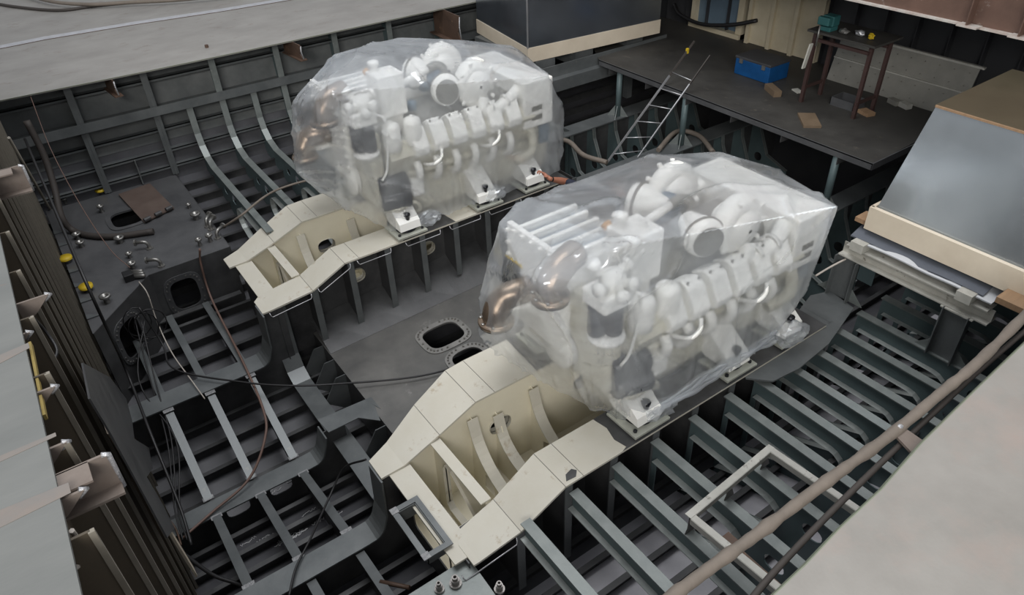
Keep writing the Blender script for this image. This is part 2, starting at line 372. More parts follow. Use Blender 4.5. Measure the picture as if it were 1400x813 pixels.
# ---------------------------------------------------------------- hull sides
def shell_side(side, name, label):
    f = lambda d: CLY+side*d
    m = MB(); m.strip([((-0.6, f(d), z), (11.6, f(d), z)) for d, z in ((6.08, 0.25), (6.16, 0.8), (6.24, 1.46))], 0.02)
    return struct(m.build(name, 'hull_grey'), label)
WB = shell_side(1, 'wall_back', 'dark grey hull side with frames and stiffeners beyond the far engine')
WR = shell_side(-1, 'wall_right', 'dark hull side below the near deck edge')
src = None
for z, dp in ((1.22, 0.12), (0.46, 0.12), (0.12, 0.12), (-0.14, 0.1)):
    dd = 6.2 if z > 1 else (6.12 if z > 0.3 else (6.07 if z > 0 else 6.02))
    m = MB(); m.box((-0.55, CLY+dd-dp, z), (11.5, CLY+dd, z+0.014)); m.box((-0.55, CLY+dd-dp, z-0.03), (11.5, CLY+dd-dp+0.012, z+0.014)); m.build('longitudinal', 'mid_steel', WB)
m = MB(); m.box((-0.55, CLY+5.86, 0.80), (11.5, CLY+6.17, 0.815)); st = m.build('stringer', 'hull_grey', WB)
m = MB(); m.box((-0.55, CLY+5.85, 0.74), (11.5, CLY+5.865, 0.88)); m.build('stringer_flange', 'mid_steel', st)
# full frames bend into floors; short ones start at the stringer
for i, x in enumerate((2.12, 2.65, 3.17, 3.7, 4.22, 4.75, 5.27, 5.8, 6.32, 6.85, 7.4)):
    floor_side(x, 1, WB, i % 2 == 1)
for x in (0.57, 1.62):     # frames standing on the side tank
    m = MB(); m.plate([(CLY+5.92, 1.47), (CLY+5.9, 0.82), (CLY+5.9, -0.29), (CLY+6.0, -0.29), (CLY+6.17, 0.82), (CLY+6.22, 1.47)], [], (x, 0, 0), Y, Z, 0.012)
    w = m.build('frame', 'hull_grey', WB)
    m = MB(); m.strip([((x-0.05, CLY+d, z), (x+0.05, CLY+d, z)) for d, z in ((5.92, 1.47), (5.92, 0.82), (5.92, -0.28))], 0.014); m.build('frame_flange', 'mid_steel', w)
m = MB(); m.box((1.08, CLY+5.88, -0.29), (1.1, CLY+6.0, 0.12)); m.build('bracket', 'hull_grey', WB)
# ---------------------------------------------------------------- left bulkhead
m = MB(); m.box((-0.53, 0.5, -2.0), (-0.51, 12.6, 2.77))
WL = struct(m.build('wall_left', 'bulkhead_brown'), 'brown steel bulkhead with close vertical stiffeners below the left deck')
src = e_src = None
for k in range(21):
    y = 1.2+k*0.54
    zb = max(zs(y), -2.0) if y > 8.0 else zs(y)
    if src is None:
        m = MB(); m.box((-0.51, y-0.006, -1.9), (-0.38, y+0.006, 2.77)); src = m.build('stiffener', 'bulkhead_brown', WL, org=(-0.5, y, 0))
        m = MB(); m.box((-0.388, y-0.014, -1.9), (-0.365, y+0.006, 2.77)); e_src = m.build('bulb_edge', 'bulkhead_edge', src, org=(-0.5, y, 0))
    else:
        s_ = again(src, 'stiffener', (-0.5, y, 0), WL); again(e_src, 'bulb_edge', (-0.5, y, 0), s_)
# ---------------------------------------------------------------- decks
def deck(name, poly, z, t, mt, label):
    m = MB(); m.plate(poly, [], (0, 0, z-t), X, Y, t); return struct(m.build(name, mt), label)
zl = 2.8
la, lb = at(-20, 240, Z=zl), at(122, 860, Z=zl)
DL = deck('deck_left', [(-6, lb.y-2.0), (lb.x, lb.y-2.0), (lb.x, lb.y), (at(50, 540, Z=zl).x, at(50, 540, Z=zl).y), (la.x, la.y), (la.x-0.02, 12.6), (-6, 12.6)], zl, 0.02, 'deck_left_grey', 'grey steel deck edge with rust bands above the brown bulkhead')
for (x0, y0_), (x1, y1_), w_ in (((-30, 722), (104, 662), 0.05), ((-30, 640), (84, 590), 0.02), ((-20, 500), (44, 470), 0.04)):
    p, q = at(x0, y0_, Z=zl+0.002), at(x1, y1_, Z=zl+0.002); q.x = p.x+0.93*(q.x-p.x)
    m = MB(); m.strip([(p+Y*w_, p-Y*w_), (q+Y*w_*0.6, q-Y*w_*0.6)], 0.002); m.build('rust_band', 'rust_faint', DL)
ed = [at(x, y, Z=1.5) for x, y in ((-60, 149), (0, 137), (100, 117), (200, 97), (330, 70), (500, 34), (660, 0), (720, -14))]
DB = deck('deck_back', [(p.x, p.y) for p in ed]+[(9.0, 24), (-14, 24), (-14, ed[0].y)], 1.5, 0.02, 'deck_grey', 'wide pale grey deck plate above the far hull side')
m = MB(); m.strip([(p, p+Vector((0, 0.012, -0.022))) for p in [e+Vector((0, -0.003, 0.001)) for e in ed]], 0.004); m.build('cut_edge', 'deck_edge', DB)
# paint stripe welded seam on the far deck
sp = [at(x, y, Z=1.504) for x, y in ((-40, 72), (60, 52), (180, 32), (300, 14), (420, -6))]
m = MB(); m.strip([(p+Vector((0, 0.10, 0)), p-Vector((0, 0.10, 0))) for p in sp], 0.003); m.build('seam_stripe', 'deck_stripe', DB)
m = MB(); m.strip([(p-Vector((0, 0.10, 0)), p-Vector((0, 0.13, 0))) for p in sp], 0.002); m.build('seam_edge', 'rust_steel', DB)
rp = [(1020, 860), (1060, 813), (1100, 772), (1150, 722), (1205, 668), (1262, 606), (1300, 566), (1345, 524), (1400, 470), (1450, 422)]
re_ = [at(x, y, Z=1.5) for x, y in rp]
nz = [0, 0.004, -0.004, 0.003, -0.004, 0.005, -0.003, 0.004, 0, 0]
m = MB(); pl = [(p.x, p.y+d) for p, d in zip(re_, nz)]+[(9, 0.9), (9, -6), (-3, -6), (-3, 0.75)]
DR = deck('deck_right', pl, 1.5, 0.025, 'deck_right_grey', 'pale grey deck plate with ragged edge and pinkish stains beside the two hoses')
m = MB(); m.strip([(p+Vector((0, d+0.004, 0.003)), p+Vector((0, d+0.02, -0.028))) for p, d in zip(re_, nz)], 0.006); m.build('cut_edge', 'deck_edge', DR)
# ---------------------------------------------------------------- walls round the work platform
m = MB(); m.box((11.25, -1, -2.2), (11.3, 13, 3.2)); WF = struct(m.build('wall_front', 'wall_dark'), 'dark steel wall with vertical stiffeners behind the work platform')
src = None
for k in range(22):
    y = 1.0+k*0.5
    if src is None: m = MB(); m.box((11.12, y-0.007, -0.6), (11.25, y+0.007, 3.1)); src = m.build('stiffener', 'wall_dark', WF, org=(11.2, y, 0))
    else: again(src, 'stiffener', (11.2, y, 0), WF)
h0, h1 = at(1170, 0, Z=2.5), at(1400, 55, Z=2.5); HX = (h0.x+h1.x)/2
m = MB(); m.box((HX+0.06, -1, 2.5), (HX+0.075, 13, 4.6)); WU = struct(m.build('wall_upper', 'header_rust'), 'brown primed upper wall plate hanging over the work platform')
m = MB(); m.box((HX, -1, 2.49), (HX+0.2, 13, 2.51)); m.build('bottom_flange', 'header_edge', WU)
for px in (1317, 1385, 1462):
    b = at(px, 38 if px < 1350 else 55, Z=2.5); 
    m = MB(); m.box((HX-0.06, b.y-0.007, 2.515), (HX+0.06, b.y+0.007, 4.5)); s_ = m.build('stiffener', 'header_rust', WU)
    m = MB(); m.box((HX-0.09, b.y-0.13, 2.503), (HX+0.05, b.y+0.09, 2.52)); m.build('foot_pad', 'header_edge', s_)
m = MB(); m.box((HX+0.08, -1, 3.2), (11.6, 13, 3.24)); struct(m.build('ceiling', 'wall_dark'), 'dark deck head over the work platform')
# cream corrugated panel standing on the platform against the wall
c0, c1 = at(1023, 56, Z=0.8), at(1114, 86, Z=0.8)
m = MB(); m.box((11.08, c1.y, 0.804), (11.12, c0.y, 3.1)); CP = tag(m.build('cream_panel', 'panel_cream'), 'tall cream ribbed panel standing behind the blue toolbox', 'panel')
for k in range(4):
    y = c1.y+0.04+(c0.y-c1.y-0.08)*k/3
    m = MB(); m.box((11.02, y-0.035, 0.8), (11.08, y+0.035, 3.08)); m.build('rib', 'panel_cream', CP)
# doorway left of it
m = MB(); m.box((11.2, 8.75, 0.82), (11.24, 9.75, 2.6)); struct(m.build('door_1', 'engine_blue'), 'dim blue-grey doorway beside the cream panel')
m = MB(); m.box((11.1, 8.62, 0.8), (11.24, 8.75, 2.7)); m.box((11.1, 9.75, 0.8), (11.24, 9.85, 2.7)); m.box((11.05, 8.62, 0.8), (11.24, 9.85, 0.88)); struct(m.build('trim_1', 'panel_cream'), 'cream frame and sill of the doorway')

# ================================================================== SIDE TANK
zt = -0.3
TK = empty('side_tank', (0.6, 10.8, zs(10.8)), 'dark steel side tank with oval manholes and pipe stubs beside the bulkhead', 'tank')
tp = [(1.6, 9.35), (0.5, 9.32), (-0.34, 8.42), (-0.34, 12.16), (1.6, 12.16)]
m = MB(); m.plate(tp, [oval(0.62, 11.1, 0.42, 0.5)], (0, 0, zt-0.012), X, Y, 0.012); top = m.build('tank_top', 'tank_steel', TK)
def manhole_wall(p, q, zb, hx, hz, w, h, name):
    p, q = Vector((*p, 0)), Vector((*q, 0)); L_ = (q-p).length; u = (q-p).normalized()
    n = u.cross(Z).normalized()
    m = MB(); m.plate([(0, zb), (L_, zb), (L_, zt), (0, zt)], [oval(hx, hz, w, h)], p, u, Z, 0.012); wl = m.build('tank_wall', 'dark_steel', TK)
    m = MB(); m.plate(oval(hx, hz, w+0.16, h+0.16), [oval(hx, hz, w, h)], p+n*0.006, u, Z, 0.018); rg = m.build('manhole_ring', 'tank_steel', wl)
    m = MB(); 
    for a, b in oval(hx, hz, w+0.09, h+0.09, 22):
        m.lathe([(0, 0.035), (0.011, 0.035), (0.011, 0)], p+u*a+Z*b, n, 6, False)
    m.build('bolt_ring', 'bolt_steel', rg)['kind'] = 'stuff'
    return wl
manhole_wall((0.5, 9.32), (1.6, 9.35), -1.35, 0.36, -0.76, 0.36, 0.46, 'front')
manhole_wall((-0.34, 8.42), (0.5, 9.32), -1.5, 0.52, -0.78, 0.4, 0.5, 'angled')
m = MB(); m.plate([(9.35, -1.2), (12.1, -0.42), (12.1, zt), (9.35, zt)], [], (1.6, 0, 0), Y, Z, 0.012); m.build('tank_wall', 'dark_steel', TK)
m = MB(); m.plate(oval(0.62, 11.1, 0.56, 0.64), [oval(0.62, 11.1, 0.42, 0.5)], (0, 0, zt+0.001), X, Y, 0.015); m.build('manhole_ring', 'tank_steel', top)
def stub(px, py, r, h, cap=None):
    p = at(px, py, Z=zt); m = MB()
    m.lathe([(r*0.55, 0), (r*0.5, h*0.75), (r, h*0.75), (r, h), (r*0.5, h), (r*0.45, h*0.5), (0, h*0.5)], p, Z, 16)
    s_ = m.build('pipe_stub', 'bolt_steel' if not cap else 'tank_steel', top)
    if cap: m = MB(); m.lathe([(0, h+0.015), (r*1.05, h+0.015), (r*1.05, h-0.02)], p, Z, 16); m.build('cap', cap, s_)
for px, py, r, h in ((90, 278, 0.05, 0.1), (140, 290, 0.05, 0.12), (107, 326, 0.06, 0.09), (112, 337, 0.06, 0.09), (165, 331, 0.07, 0.09), (178, 352, 0.045, 0.08), (182, 366, 0.06, 0.09), (147, 413, 0.07, 0.11), (259, 284, 0.04, 0.07), (269, 299, 0.075, 0.1), (274, 336, 0.045, 0.12), (288, 330, 0.05, 0.12)): stub(px, py, r, h)
for px, py in ((207, 241), (139, 264), (92, 358), (120, 397)): stub(px, py, 0.08, 0.07, 'yellow_cap')
def elbow(px, py, dx, dy, r=0.025):
    p = at(px, py, Z=zt); d = Vector((dx, dy, 0)).normalized()
    pts = [p, p+Z*0.06]+[p+Z*(0.06+0.06*math.sin(a))+d*0.06*(1-math.cos(a)) for a in (0.5, 1.0, 1.57)]+[p+Z*0.12+d*0.15]
    m = MB(); m.tube(pts, r, 10); m.lathe([(0, 0), (r*1.9, 0), (r*1.9, 0.018), (0, 0.018)], p+Z*0.12+d*0.15, d, 12, False); m.lathe([(r*1.9, 0), (r*1.9, 0.02), (0, 0.02)], p, Z, 12, False); m.build('pipe_elbow', 'bolt_steel', top)
for a in ((205, 340, -1, 0.5), (221, 364, -1, 0.5), (284, 310, 0.6, 0.8), (289, 314, 0.6, 0.8), (298, 326, 0.9, 0.6)): elbow(*a)
src = None
for k in range(7):      # saw-tooth brackets between tank and bulkhead
    y = 8.75+k*0.42
    if src is None: m = MB(); m.plate([(0, 0), (0.16, 0), (0, 0.12)], [], (-0.34, y, zt+0.004), X, Y, 0.012); src = m.build('toothed_bracket', 'mid_steel', top, org=(-0.34, y, zt))
    else: again(src, 'toothed_bracket', (-0.34, y, zt), top)
# loose cover plate lying on the manhole, with lugs
hp = [at(*p, Z=zt+0.03) for p in ((162, 266), (197, 304), (238, 284), (205, 251))]
m = MB(); m.plate([(p.x, p.y) for p in hp], [], (0, 0, zt+0.02), X, Y, 0.02); HC = tag(m.build('hatch_cover', 'hatch_brown'), 'brown steel hatch plate lying over the tank manhole', 'cover')
for k in range(3):
    q = hp[1].lerp(hp[2], 0.12+k*0.36); d = (hp[2]-hp[1]).normalized()
    m = MB(); m.lathe([(0, -0.05), (0.03, -0.05), (0.03, 0.05), (0, 0.05)], q+Z*0.03, d, 12, False); m.build('hinge_lug', 'dark_steel', HC)

# ================================================================== PIT: girders and frames
GIRD = [(7.57, 0.30, -0.98), (6.08, 0.24, -1.45), (4.46, 0.26, -1.02)]
GO = []
for (y, w, z), lab, ztop in zip(GIRD, ('flanged steel girder running in front of the far engine bed', 'flanged steel girder in the middle of the pit', 'flanged steel girder running in front of the near engine bed'), (-0.27, -1.12, -0.29)):
    G = empty('bottom_girder', (0.5, y, zs(y)), lab, 'girder')
    xe = 1.38; r = 0.14
    path = [(-0.38, z), (xe-r-0.1, z)]+[(xe-r-0.04+r*math.sin(a), z+r*(1-math.cos(a))) for a in (0.3, 0.6, 0.9, 1.2)]+[(xe, z+r+0.1), (xe+0.02, ztop)]
    m = MB(); m.strip([((x, y+w/2, zz), (x, y-w/2, zz)) for x, zz in path], 0.018); m.build('flange', 'mid_steel', G)
    poly = path+[(xe+0.3, ztop), (xe+0.3, zs(y)), (-0.38, zs(y))]
    hl = [oval(hx, (z+zs(y))/2+0.08, 0.26, 0.2, 16) for hx in (0.3, 0.8)] if y == 6.08 else []
    m = MB(); m.plate([(a, b-0.005) for a, b in poly], hl, (0, y+0.006, 0), X, Z, 0.012); m.build('web', 'dark_steel', G)
    GO.append(G)
def pit_frame(x, y0, z0, y1, z1, k=0):
    m = MB(); m.strip([((x-0.045, y0, z0), (x+0.045, y0, z0)), ((x-0.045, y1, z1), (x+0.045, y1, z1))], 0.014); f = m.build('frame', 'mid_steel', FLOOR)
    m = MB(); m.plate([(y0, z0-0.01), (y1, z1-0.01), (y1, max(zs(y1)+0.02, z1-0.5)), (y0, max(zs(y0)+0.02, z0-0.5))], [], (x, 0, 0), Y, Z, 0.01); m.build('frame_web', 'dark_steel', f)
    if k:
        m = MB(); 
        for s_ in (y0-0.03, y1+0.03): m.bbox((x-0.06, s_-0.03, (z0 if s_ > (y0+y1)/2 else z1)-0.004), (x+0.06, s_+0.03, (z0 if s_ > (y0+y1)/2 else z1)+0.006), 0.003)
        m.build('weld_pad', 'weld_grey', f)
for x in (0.06, 0.55, 1.05):
    pit_frame(x, 7.42, -1.0, 6.2, -1.43, 1)
    pit_frame(x, 5.96, -1.43, 4.6, -1.06, 1)
    pit_frame(x, 4.33, -1.06, 3.0, -0.85)
    pit_frame(x, 9.0 if x < 0.5 else 9.28, -0.98, 7.72, -0.98)
m = MB(); m.box((0.35, 9.2, -1.02), (1.55, 9.3, -1.0)); m.build('shelf_bar', 'dark_steel', FLOOR)
# beige plank and wavy plate at the foot of the bulkhead
a, b = at(146, 585, X=-0.335), at(266, 782, X=-0.29)
m = MB(); m.beam(a, b, 0.02, 0.1, (0, -1, 0.4)); tag(m.build('beige_plank', 'beige_band'), 'long beige plank leaning at the foot of the brown bulkhead', 'plank')
wv = [at(*p, X=-0.28) for p in ((112, 496), (150, 516), (172, 545), (180, 575), (183, 600), (203, 612), (208, 640), (200, 652), (222, 690), (238, 722), (228, 735), (150, 592), (122, 545))]
m = MB(); m.plate([(p.y, p.z) for p in wv], [], (-0.285, 0, 0), Y, Z, 0.01); tag(m.build('wavy_plate', 'dark_steel'), 'dark plate with a wavy cut edge beside the bulkhead foot', 'plate')
# chalk scribbles on the bottom plates
for px, py, n, ln in ((395, 645, 12, 46), (420, 628, 8, 40), (430, 712, 8, 40), (395, 745, 8, 40), (345, 665, 6, 30), (340, 735, 5, 30)):
    m = MB()
    for r in range(n):
        q = at(px+random.uniform(-20, 20), py+random.uniform(-9, 9), Z=-1.85); pts = []
        for k in range(14):
            pts.append((q.x+k*0.014, q.y+random.uniform(-0.02, 0.02)+k*0.001, zs(q.y)+0.006))
        m.tube(pts, 0.0045, 4)
    m.build('chalk_mark', 'chalk', FLOOR)
# ================================================================== ENGINE BEDS
def engine_bed(y0, near, label):
    """y0 = outer edge of the rail nearer the camera; rails of flat plate on webs, with knee brackets outboard"""
    B = empty('engine_bed', (4.0, y0+0.95, zs(y0+0.95)), label, 'engine bed')
    t = 0.022
    # rails: (x, inner, outer, z); a is the rail nearer the camera, b the one beyond
    A = [(1.42, 0.30, 0.0, -0.27), (1.52, 0.40, 0.0, -0.27), (2.08, 0.43, 0.0, -0.22), (2.55, 0.45, 0.0, 0.0), (2.75, 0.45, 0, 0), (6.2, 0.45, 0.0, 0.0)]
    if near: A = [(1.62, 0.24, 0.0, -0.28), (1.68, 0.36, 0, -0.28), (2.10, 0.42, 0.0, -0.23), (2.58, 0.46, 0.0, 0.0), (2.78, 0.46, 0, 0), (6.2, 0.46, 0.0, 0.0)]
    Bb = [(1.42, 1.26, 1.52, -0.27), (1.66, 1.26, 1.62, -0.26), (2.08, 1.30, 1.80, -0.15), (2.52, 1.33, 1.90, 0.0), (2.75, 1.33, 1.92, 0), (6.2, 1.33, 1.92, 0.0)]
    for rail in (A, Bb):
        cuts = [(0, 3), (2, 4), (3, 5), (4, 6)] if rail is A else [(0, 2), (1, 4), (3, 5), (4, 6)]
        segs = [[0, 1, 2], [2, 3], [3, 4], [4, 5]]
        for sg in segs:
            m = MB(); m.strip([((rail[i][0], y0+rail[i][1], rail[i][3]), (rail[i][0], y0+rail[i][2], rail[i][3])) for i in sg], t)
            fl = m.build('rail_plate', 'cream_paint', B)
            i = sg[-1]
            if i < 5:
                m = MB(); p, q = Vector((rail[i][0], y0+rail[i][1], rail[i][3]+0.001)), Vector((rail[i][0], y0+rail[i][2], rail[i][3]+0.001)); m.beam(p, q, 0.005, 0.004); m.build('weld_seam', 'seam', fl)
    rb_ = lambda rail, x: ([q for q in rail if q[0] <= x+1e-6] or [rail[0]])[-1]
    # webs
    def top(rail, x):
        for r, q in zip(rail, rail[1:]):
            if x <= q[0]: return r[3]+(q[3]-r[3])*(x-r[0])/(q[0]-r[0])-t
        return -t
    for rail, yw, side in ((A, y0+0.40, -1), (Bb, y0+1.38, 1)):
        x0 = 1.66
        xs = [x0, 2.08, 2.55, 2.75, 6.2]
        zb = max(zs(yw)+0.02, -1.35)
        poly = [(x, top(rail, x)-0.002) for x in xs]+[(6.2, zb), (x0, zb)]
        hl = [oval(2.8, -0.5, 0.26, 0.2, 18, 0.3), oval(3.9, -0.5, 0.26, 0.2, 18, 0.3)]
        m = MB(); m.plate(poly, hl, (0, yw, 0), X, Z, 0.014 if True else 0)
        w = m.build('web', 'dark_steel', B)
        # painted inner skin of the web
        yin = yw+0.006*(1 if side < 0 else -1)
        m = MB(); m.plate(poly, hl, (0, yw-0.0145 if side < 0 else yw+0.0145, 0), X, Z, 0.006) if False else m.plate(poly, hl, (0, yw+(0.002 if side < 0 else -0.022), 0), X, Z, 0.006)
        m.build('painted_skin', 'cream_inside_lit', w)
        for h in hl:
            m = MB(); n = len(h)
            for i in range(n):
                (a, b), (c, d) = h[i], h[(i+1) % n]; m.add([(a, yw-0.05, b), (a, yw+0.05, b), (c, yw+0.05, d), (c, yw-0.05, d)], [(0, 1, 2, 3)])
            m.build('hole_rim', 'cream_paint', w)
        # outboard knee brackets under the rail
        for k in range(9):
            x = 2.1+k*0.525
            r = rb_(rail, x); yo = y0+r[2]*1.0; yo += 0.02*(1 if side < 0 else -1)
            zt_ = top(rail, x)-0.003
            zbk = -1.12+max(0, (x-3.0))*0.2 if (side < 0 and not near) or (side > 0 and near) else -1.1
            m = MB(); m.plate([(yw, zt_), (yo, zt_), (yo, zbk), (yw, zbk)], [], (x, 0, 0), Y, Z, 0.012); br = m.build('bracket', 'dark_steel', B)
            if True:
                m = MB(); m.box((x-0.035, yo-0.007, zbk), (x+0.047, yo+0.007, zt_)); m.build('bracket_flange', 'mid_steel', br)
        # thin drip rail (bright bent rod) below the outer edge
        for x_a, x_b in ((1.5, 2.05), (2.15, 2.62), (2.72, 3.2), (3.42, 3.95), (4.1, 4.6), (4.75, 5.3)):
            if near and side < 0 and x_a > 2.1: continue
            ra = rb_(rail, x_a)[2]; rb = rb_(rail, x_b)[2]; s_ = 0.03*side
            pa, pb = Vector((x_a, y0+ra, top(rail, x_a)-0.01)), Vector((x_b, y0+rb, top(rail, x_b)-0.01))
            if side > 0 and not near: continue
            o = Vector((0, s_, -0.05))
            m = MB(); m.tube([pa, pa+o*0.6+X*0.005, pa+o+X*0.02, pb+o-X*0.02, pb+o*0.6-X*0.005, pb], 0.006, 6); m.build('bent_rod', 'alu', B)
    # end plate with top flange
    m = MB(); m.strip([((1.50, y0+0.1, -0.285), (1.50, y0+1.5, -0.285)), ((1.72, y0+0.1, -0.285), (1.72, y0+1.5, -0.285))], 0.02); m.build('end_flange', 'cream_paint', B)
    m = MB(); m.plate([(y0+0.05, -1.3), (y0+1.5, -1.3), (y0+1.5, -0.3), (y0+0.05, -0.3)], [stadium(y0+0.32, y0+1.1, -0.95, -0.5, 0.06)] if near else [], (1.60, 0, 0), Y, Z, 0.012); e = m.build('end_plate', 'dark_steel', B)
    m = MB(); m.plate([(y0+0.42, -1.3), (y0+1.36, -1.3), (y0+1.36, -0.3), (y0+0.42, -0.3)], [stadium(y0+0.45, y0+1.1, -0.95, -0.5, 0.06)] if near else [], (1.613, 0, 0), Y, Z, 0.005); m.build('painted_skin', 'cream_inside_lit', e)
    # floor of the box
    m = MB(); m.box((1.62, y0+0.415, -1.16), (6.2, y0+1.365, -1.15)); m.build('box_bottom', 'cream_inside_lit', B)
    # cross plates between the webs
    ya, yb = y0+0.42, y0+1.36
    z1 = -0.20
    tri_ = [(ya+0.1, -0.9), (ya+0.1, -0.75), (ya+0.16, -0.62), (yb-0.36, -0.34), (yb-0.26, -0.34), (yb-0.22, -0.42), (yb-0.22, -0.95), (yb-0.28, -1.0), (ya+0.2, -1.0)]
    m = MB(); m.plate([(ya, -1.15), (yb, -1.15), (yb, z1), (ya, z1)], [tri_], (2.02, 0, -0.008), Y, Z, 0.012); c = m.build('cross_plate', 'cream_inside_lit', B)
    m = MB(); m.strip([((1.97, ya, z1), (1.97, yb, z1)), ((2.08, ya, z1), (2.08, yb, z1))], 0.014); m.build('cross_flange', 'cream_paint', c)
    m = MB(); n = len(tri_)
    for i in range(n):
        (a, b), (p, q) = tri_[i], tri_[(i+1) % n]; m.add([(1.99, a, b), (2.06, a, b), (2.06, p, q), (1.99, p, q)], [(0, 1, 2, 3)])
    m.build('cutout_rim', 'cream_paint', c)
    for x, dz, hole in ((2.45, 0.0, True), (2.75, -0.12, False), (3.2, -0.02, True)):
        prof = [(yb, -0.16+dz), (yb-0.07, -0.17+dz), (yb-0.16, -0.42+dz), (yb-0.34, -0.62+dz*0.5), (yb-0.6, -0.74), (ya, -0.78)]
        if near is False and x == 2.75: continue
        poly = [(ya, -1.15), (yb, -1.15)]+prof
        h = [[(yb-0.42, -1.0), (yb-0.22, -1.0), (yb-0.22, -0.82), (yb-0.34, -0.76)]] if hole else []
        m = MB(); m.plate(poly, h, (x, 0, -0.022), Y, Z, 0.012); c = m.build('scooped_plate', 'cream_inside_lit', B)
        m = MB(); m.strip([((x-0.06, a, b), (x+0.06, a, b)) for _, a, b in smooth_path([(0, a, b) for a, b in prof[1:]], 4)], 0.012); m.build('scoop_flange', 'cream_paint', c)
    return B
YN, YF = 3.1, 7.5
BN = engine_bed(YN, True, 'cream painted engine bed with rails under the nearer wrapped engine')
BF = engine_bed(YF, False, 'cream painted engine bed with rails under the engine beside the far hull side')
# bare steel patches where the mounts sit, and the dark plate behind the rear mount of the near bed
def patch(bed, pts, name='bare_patch', mt='dark_steel', z=0.003):
    m = MB(); m.plate(pts, [], (0, 0, z-0.002), X, Y, 0.003); m.build(name, mt, bed)
patch(BN, [(3.24, 3.1), (3.30, 3.12), (3.27, 3.25), (3.31, 3.4), (3.28, 3.56), (6.2, 3.56), (6.2, 3.1), (4.7, 3.1), (4.35, 3.1)])
patch(BN, [(3.27, 4.43), (3.31, 5.02), (6.2, 5.02), (6.2, 4.43)])
patch(BF, [(3.40, 7.5), (3.37, 7.94), (4.15, 7.94), (4.2, 7.5)]); patch(BF, [(4.62, 7.5), (4.58, 7.94), (6.2, 7.94), (6.2, 7.5)])
patch(BF, [(3.40, 8.83), (3.37, 9.4), (6.2, 9.4), (6.2, 8.83)])
patch(BN, [(2.62, 3.14), (2.66, 3.20), (2.74, 3.22), (2.77, 3.18), (2.72, 3.13)])
rp_ = [at(*p, Z=-0.03) for p in ((1020, 517), (1057, 521), (1092, 504), (1133, 470), (1167, 421), (1135, 398), (1108, 404), (1080, 440))]
m = MB(); m.plate([(p.x, p.y) for p in rp_]+[(5.1, 3.6)], [], (0, 0, -0.045), X, Y, 0.02); m.build('rear_plate', 'mid_steel', BN)
# rails carry on aft of the engines
for y, w, bed in ((7.45, 0.34, BF), (9.05, 0.34, BF), (4.75, 0.3, BN)):
    m = MB(); m.box((6.2, y-w/2, -0.12), (11.2, y+w/2, -0.1)); e = m.build('aft_rail', 'mid_steel', bed)
    m = MB(); m.box((6.2, y+0.1, -1.3), (11.2, y+0.112, -0.12)); m.build('aft_web', 'dark_steel', e)
    for k in range(9):
        x = 6.45+k*0.5
        pr_ = [(y+0.1, -0.12), (y-0.06, -0.12), (y-0.10, -0.35), (y-0.3, -0.75), (y-0.75, -0.9), (y-0.75, -1.2), (y+0.1, -1.2)]
        m = MB(); m.plate(pr_, [oval(y-0.12, -0.85, 0.16, 0.16, 12, 0.1)], (x, 0, 0), Y, Z, 0.012); b_ = m.build('knee_bracket', 'teal_primer', e)
        m = MB(); m.strip([((x-0.03, a, b), (x+0.04, a, b)) for a, b in pr_[1:5]], 0.01); m.build('knee_flange', 'flange_grey', b_)
# ================================================================== CENTRE TANK between the beds
zc = lambda x: -1.10+max(0, x-3.0)*0.16
CT = empty('centre_tank', (4.0, 6.3, zs(6.3)), 'dark curved steel tank top with oval manholes between the two engine beds', 'tank')
xs_ = [2.05, 2.6, 3.0, 3.6, 4.3, 5.2, 6.2]
sec = []
m = MB()
h1, h2 = (3.38, 6.66), (3.42, 6.0)
pl_ = [(2.05, 5.02), (3.0, 5.02), (3.0, 7.86), (2.05, 7.86)]
u_ = Vector((1, 0, 0.02)).normalized()
m.plate([(2.05, 4.98), (6.2, 4.98), (6.2, 7.9), (2.05, 7.86)], [oval(3.40, 6.67, 0.52, 0.42, 32), oval(3.42, 6.05, 0.42, 0.40, 28, 0.4)], (0, 0, -1.2), Vector((1, 0, 0.035)), Y, 0.012)
ct = m.build('tank_top', 'centre_steel', CT)
zct = lambda x: -1.188+0.035*x
for cx, cy, w, h, kk in ((3.40, 6.67, 0.52, 0.42, 0.75), (3.42, 6.05, 0.42, 0.40, 0.4)):
    m = MB(); m.plate(oval(cx, cy, w+0.17, h+0.17, 32, kk), [oval(cx, cy, w, h, 32, kk)], (0, 0, -1.186), Vector((1, 0, 0.035)), Y, 0.014); rg = m.build('manhole_ring', 'ring_steel', ct)
    m = MB()
    for a, b in oval(cx, cy, w+0.1, h+0.1, 26, kk): m.lathe([(0.013, 0), (0.013, 0.025), (0, 0.025)], (a, b, zct(a)+0.012), Z, 6, False)
    m.build('bolt_ring', 'bolt_steel', rg)['kind'] = 'stuff'
# sloped skirt towards the far bed
m = MB(); m.strip([((x, 7.88, zct(x)+0.20+0.05*(x-2)), (x, 7.30, zct(x)+0.004)) for x in (2.06, 2.6, 3.2, 4.0, 5.0, 6.2)], 0.01); m.build('sloped_skirt', 'dark_steel', ct)  # dark steel here paints in the shade between the brackets
m = MB(); m.plate([(5.0, -1.9), (7.86, -1.6), (7.86, -1.12), (5.0, -1.12)], [oval(5.5, -1.45, 0.3, 0.3, 18)], (2.05, 0, 0), Y, Z, 0.012); fw = m.build('front_wall', 'dark_steel', CT)
for y in (7.55, 7.2, 6.85, 5.75, 5.4):
    m = MB(); m.plate([(1.72, -1.45), (2.05, -1.75), (2.05, -1.13), (1.92, -1.13)], [], (0, y, 0), X, Z, 0.012); m.build('bracket', 'mid_steel', fw)
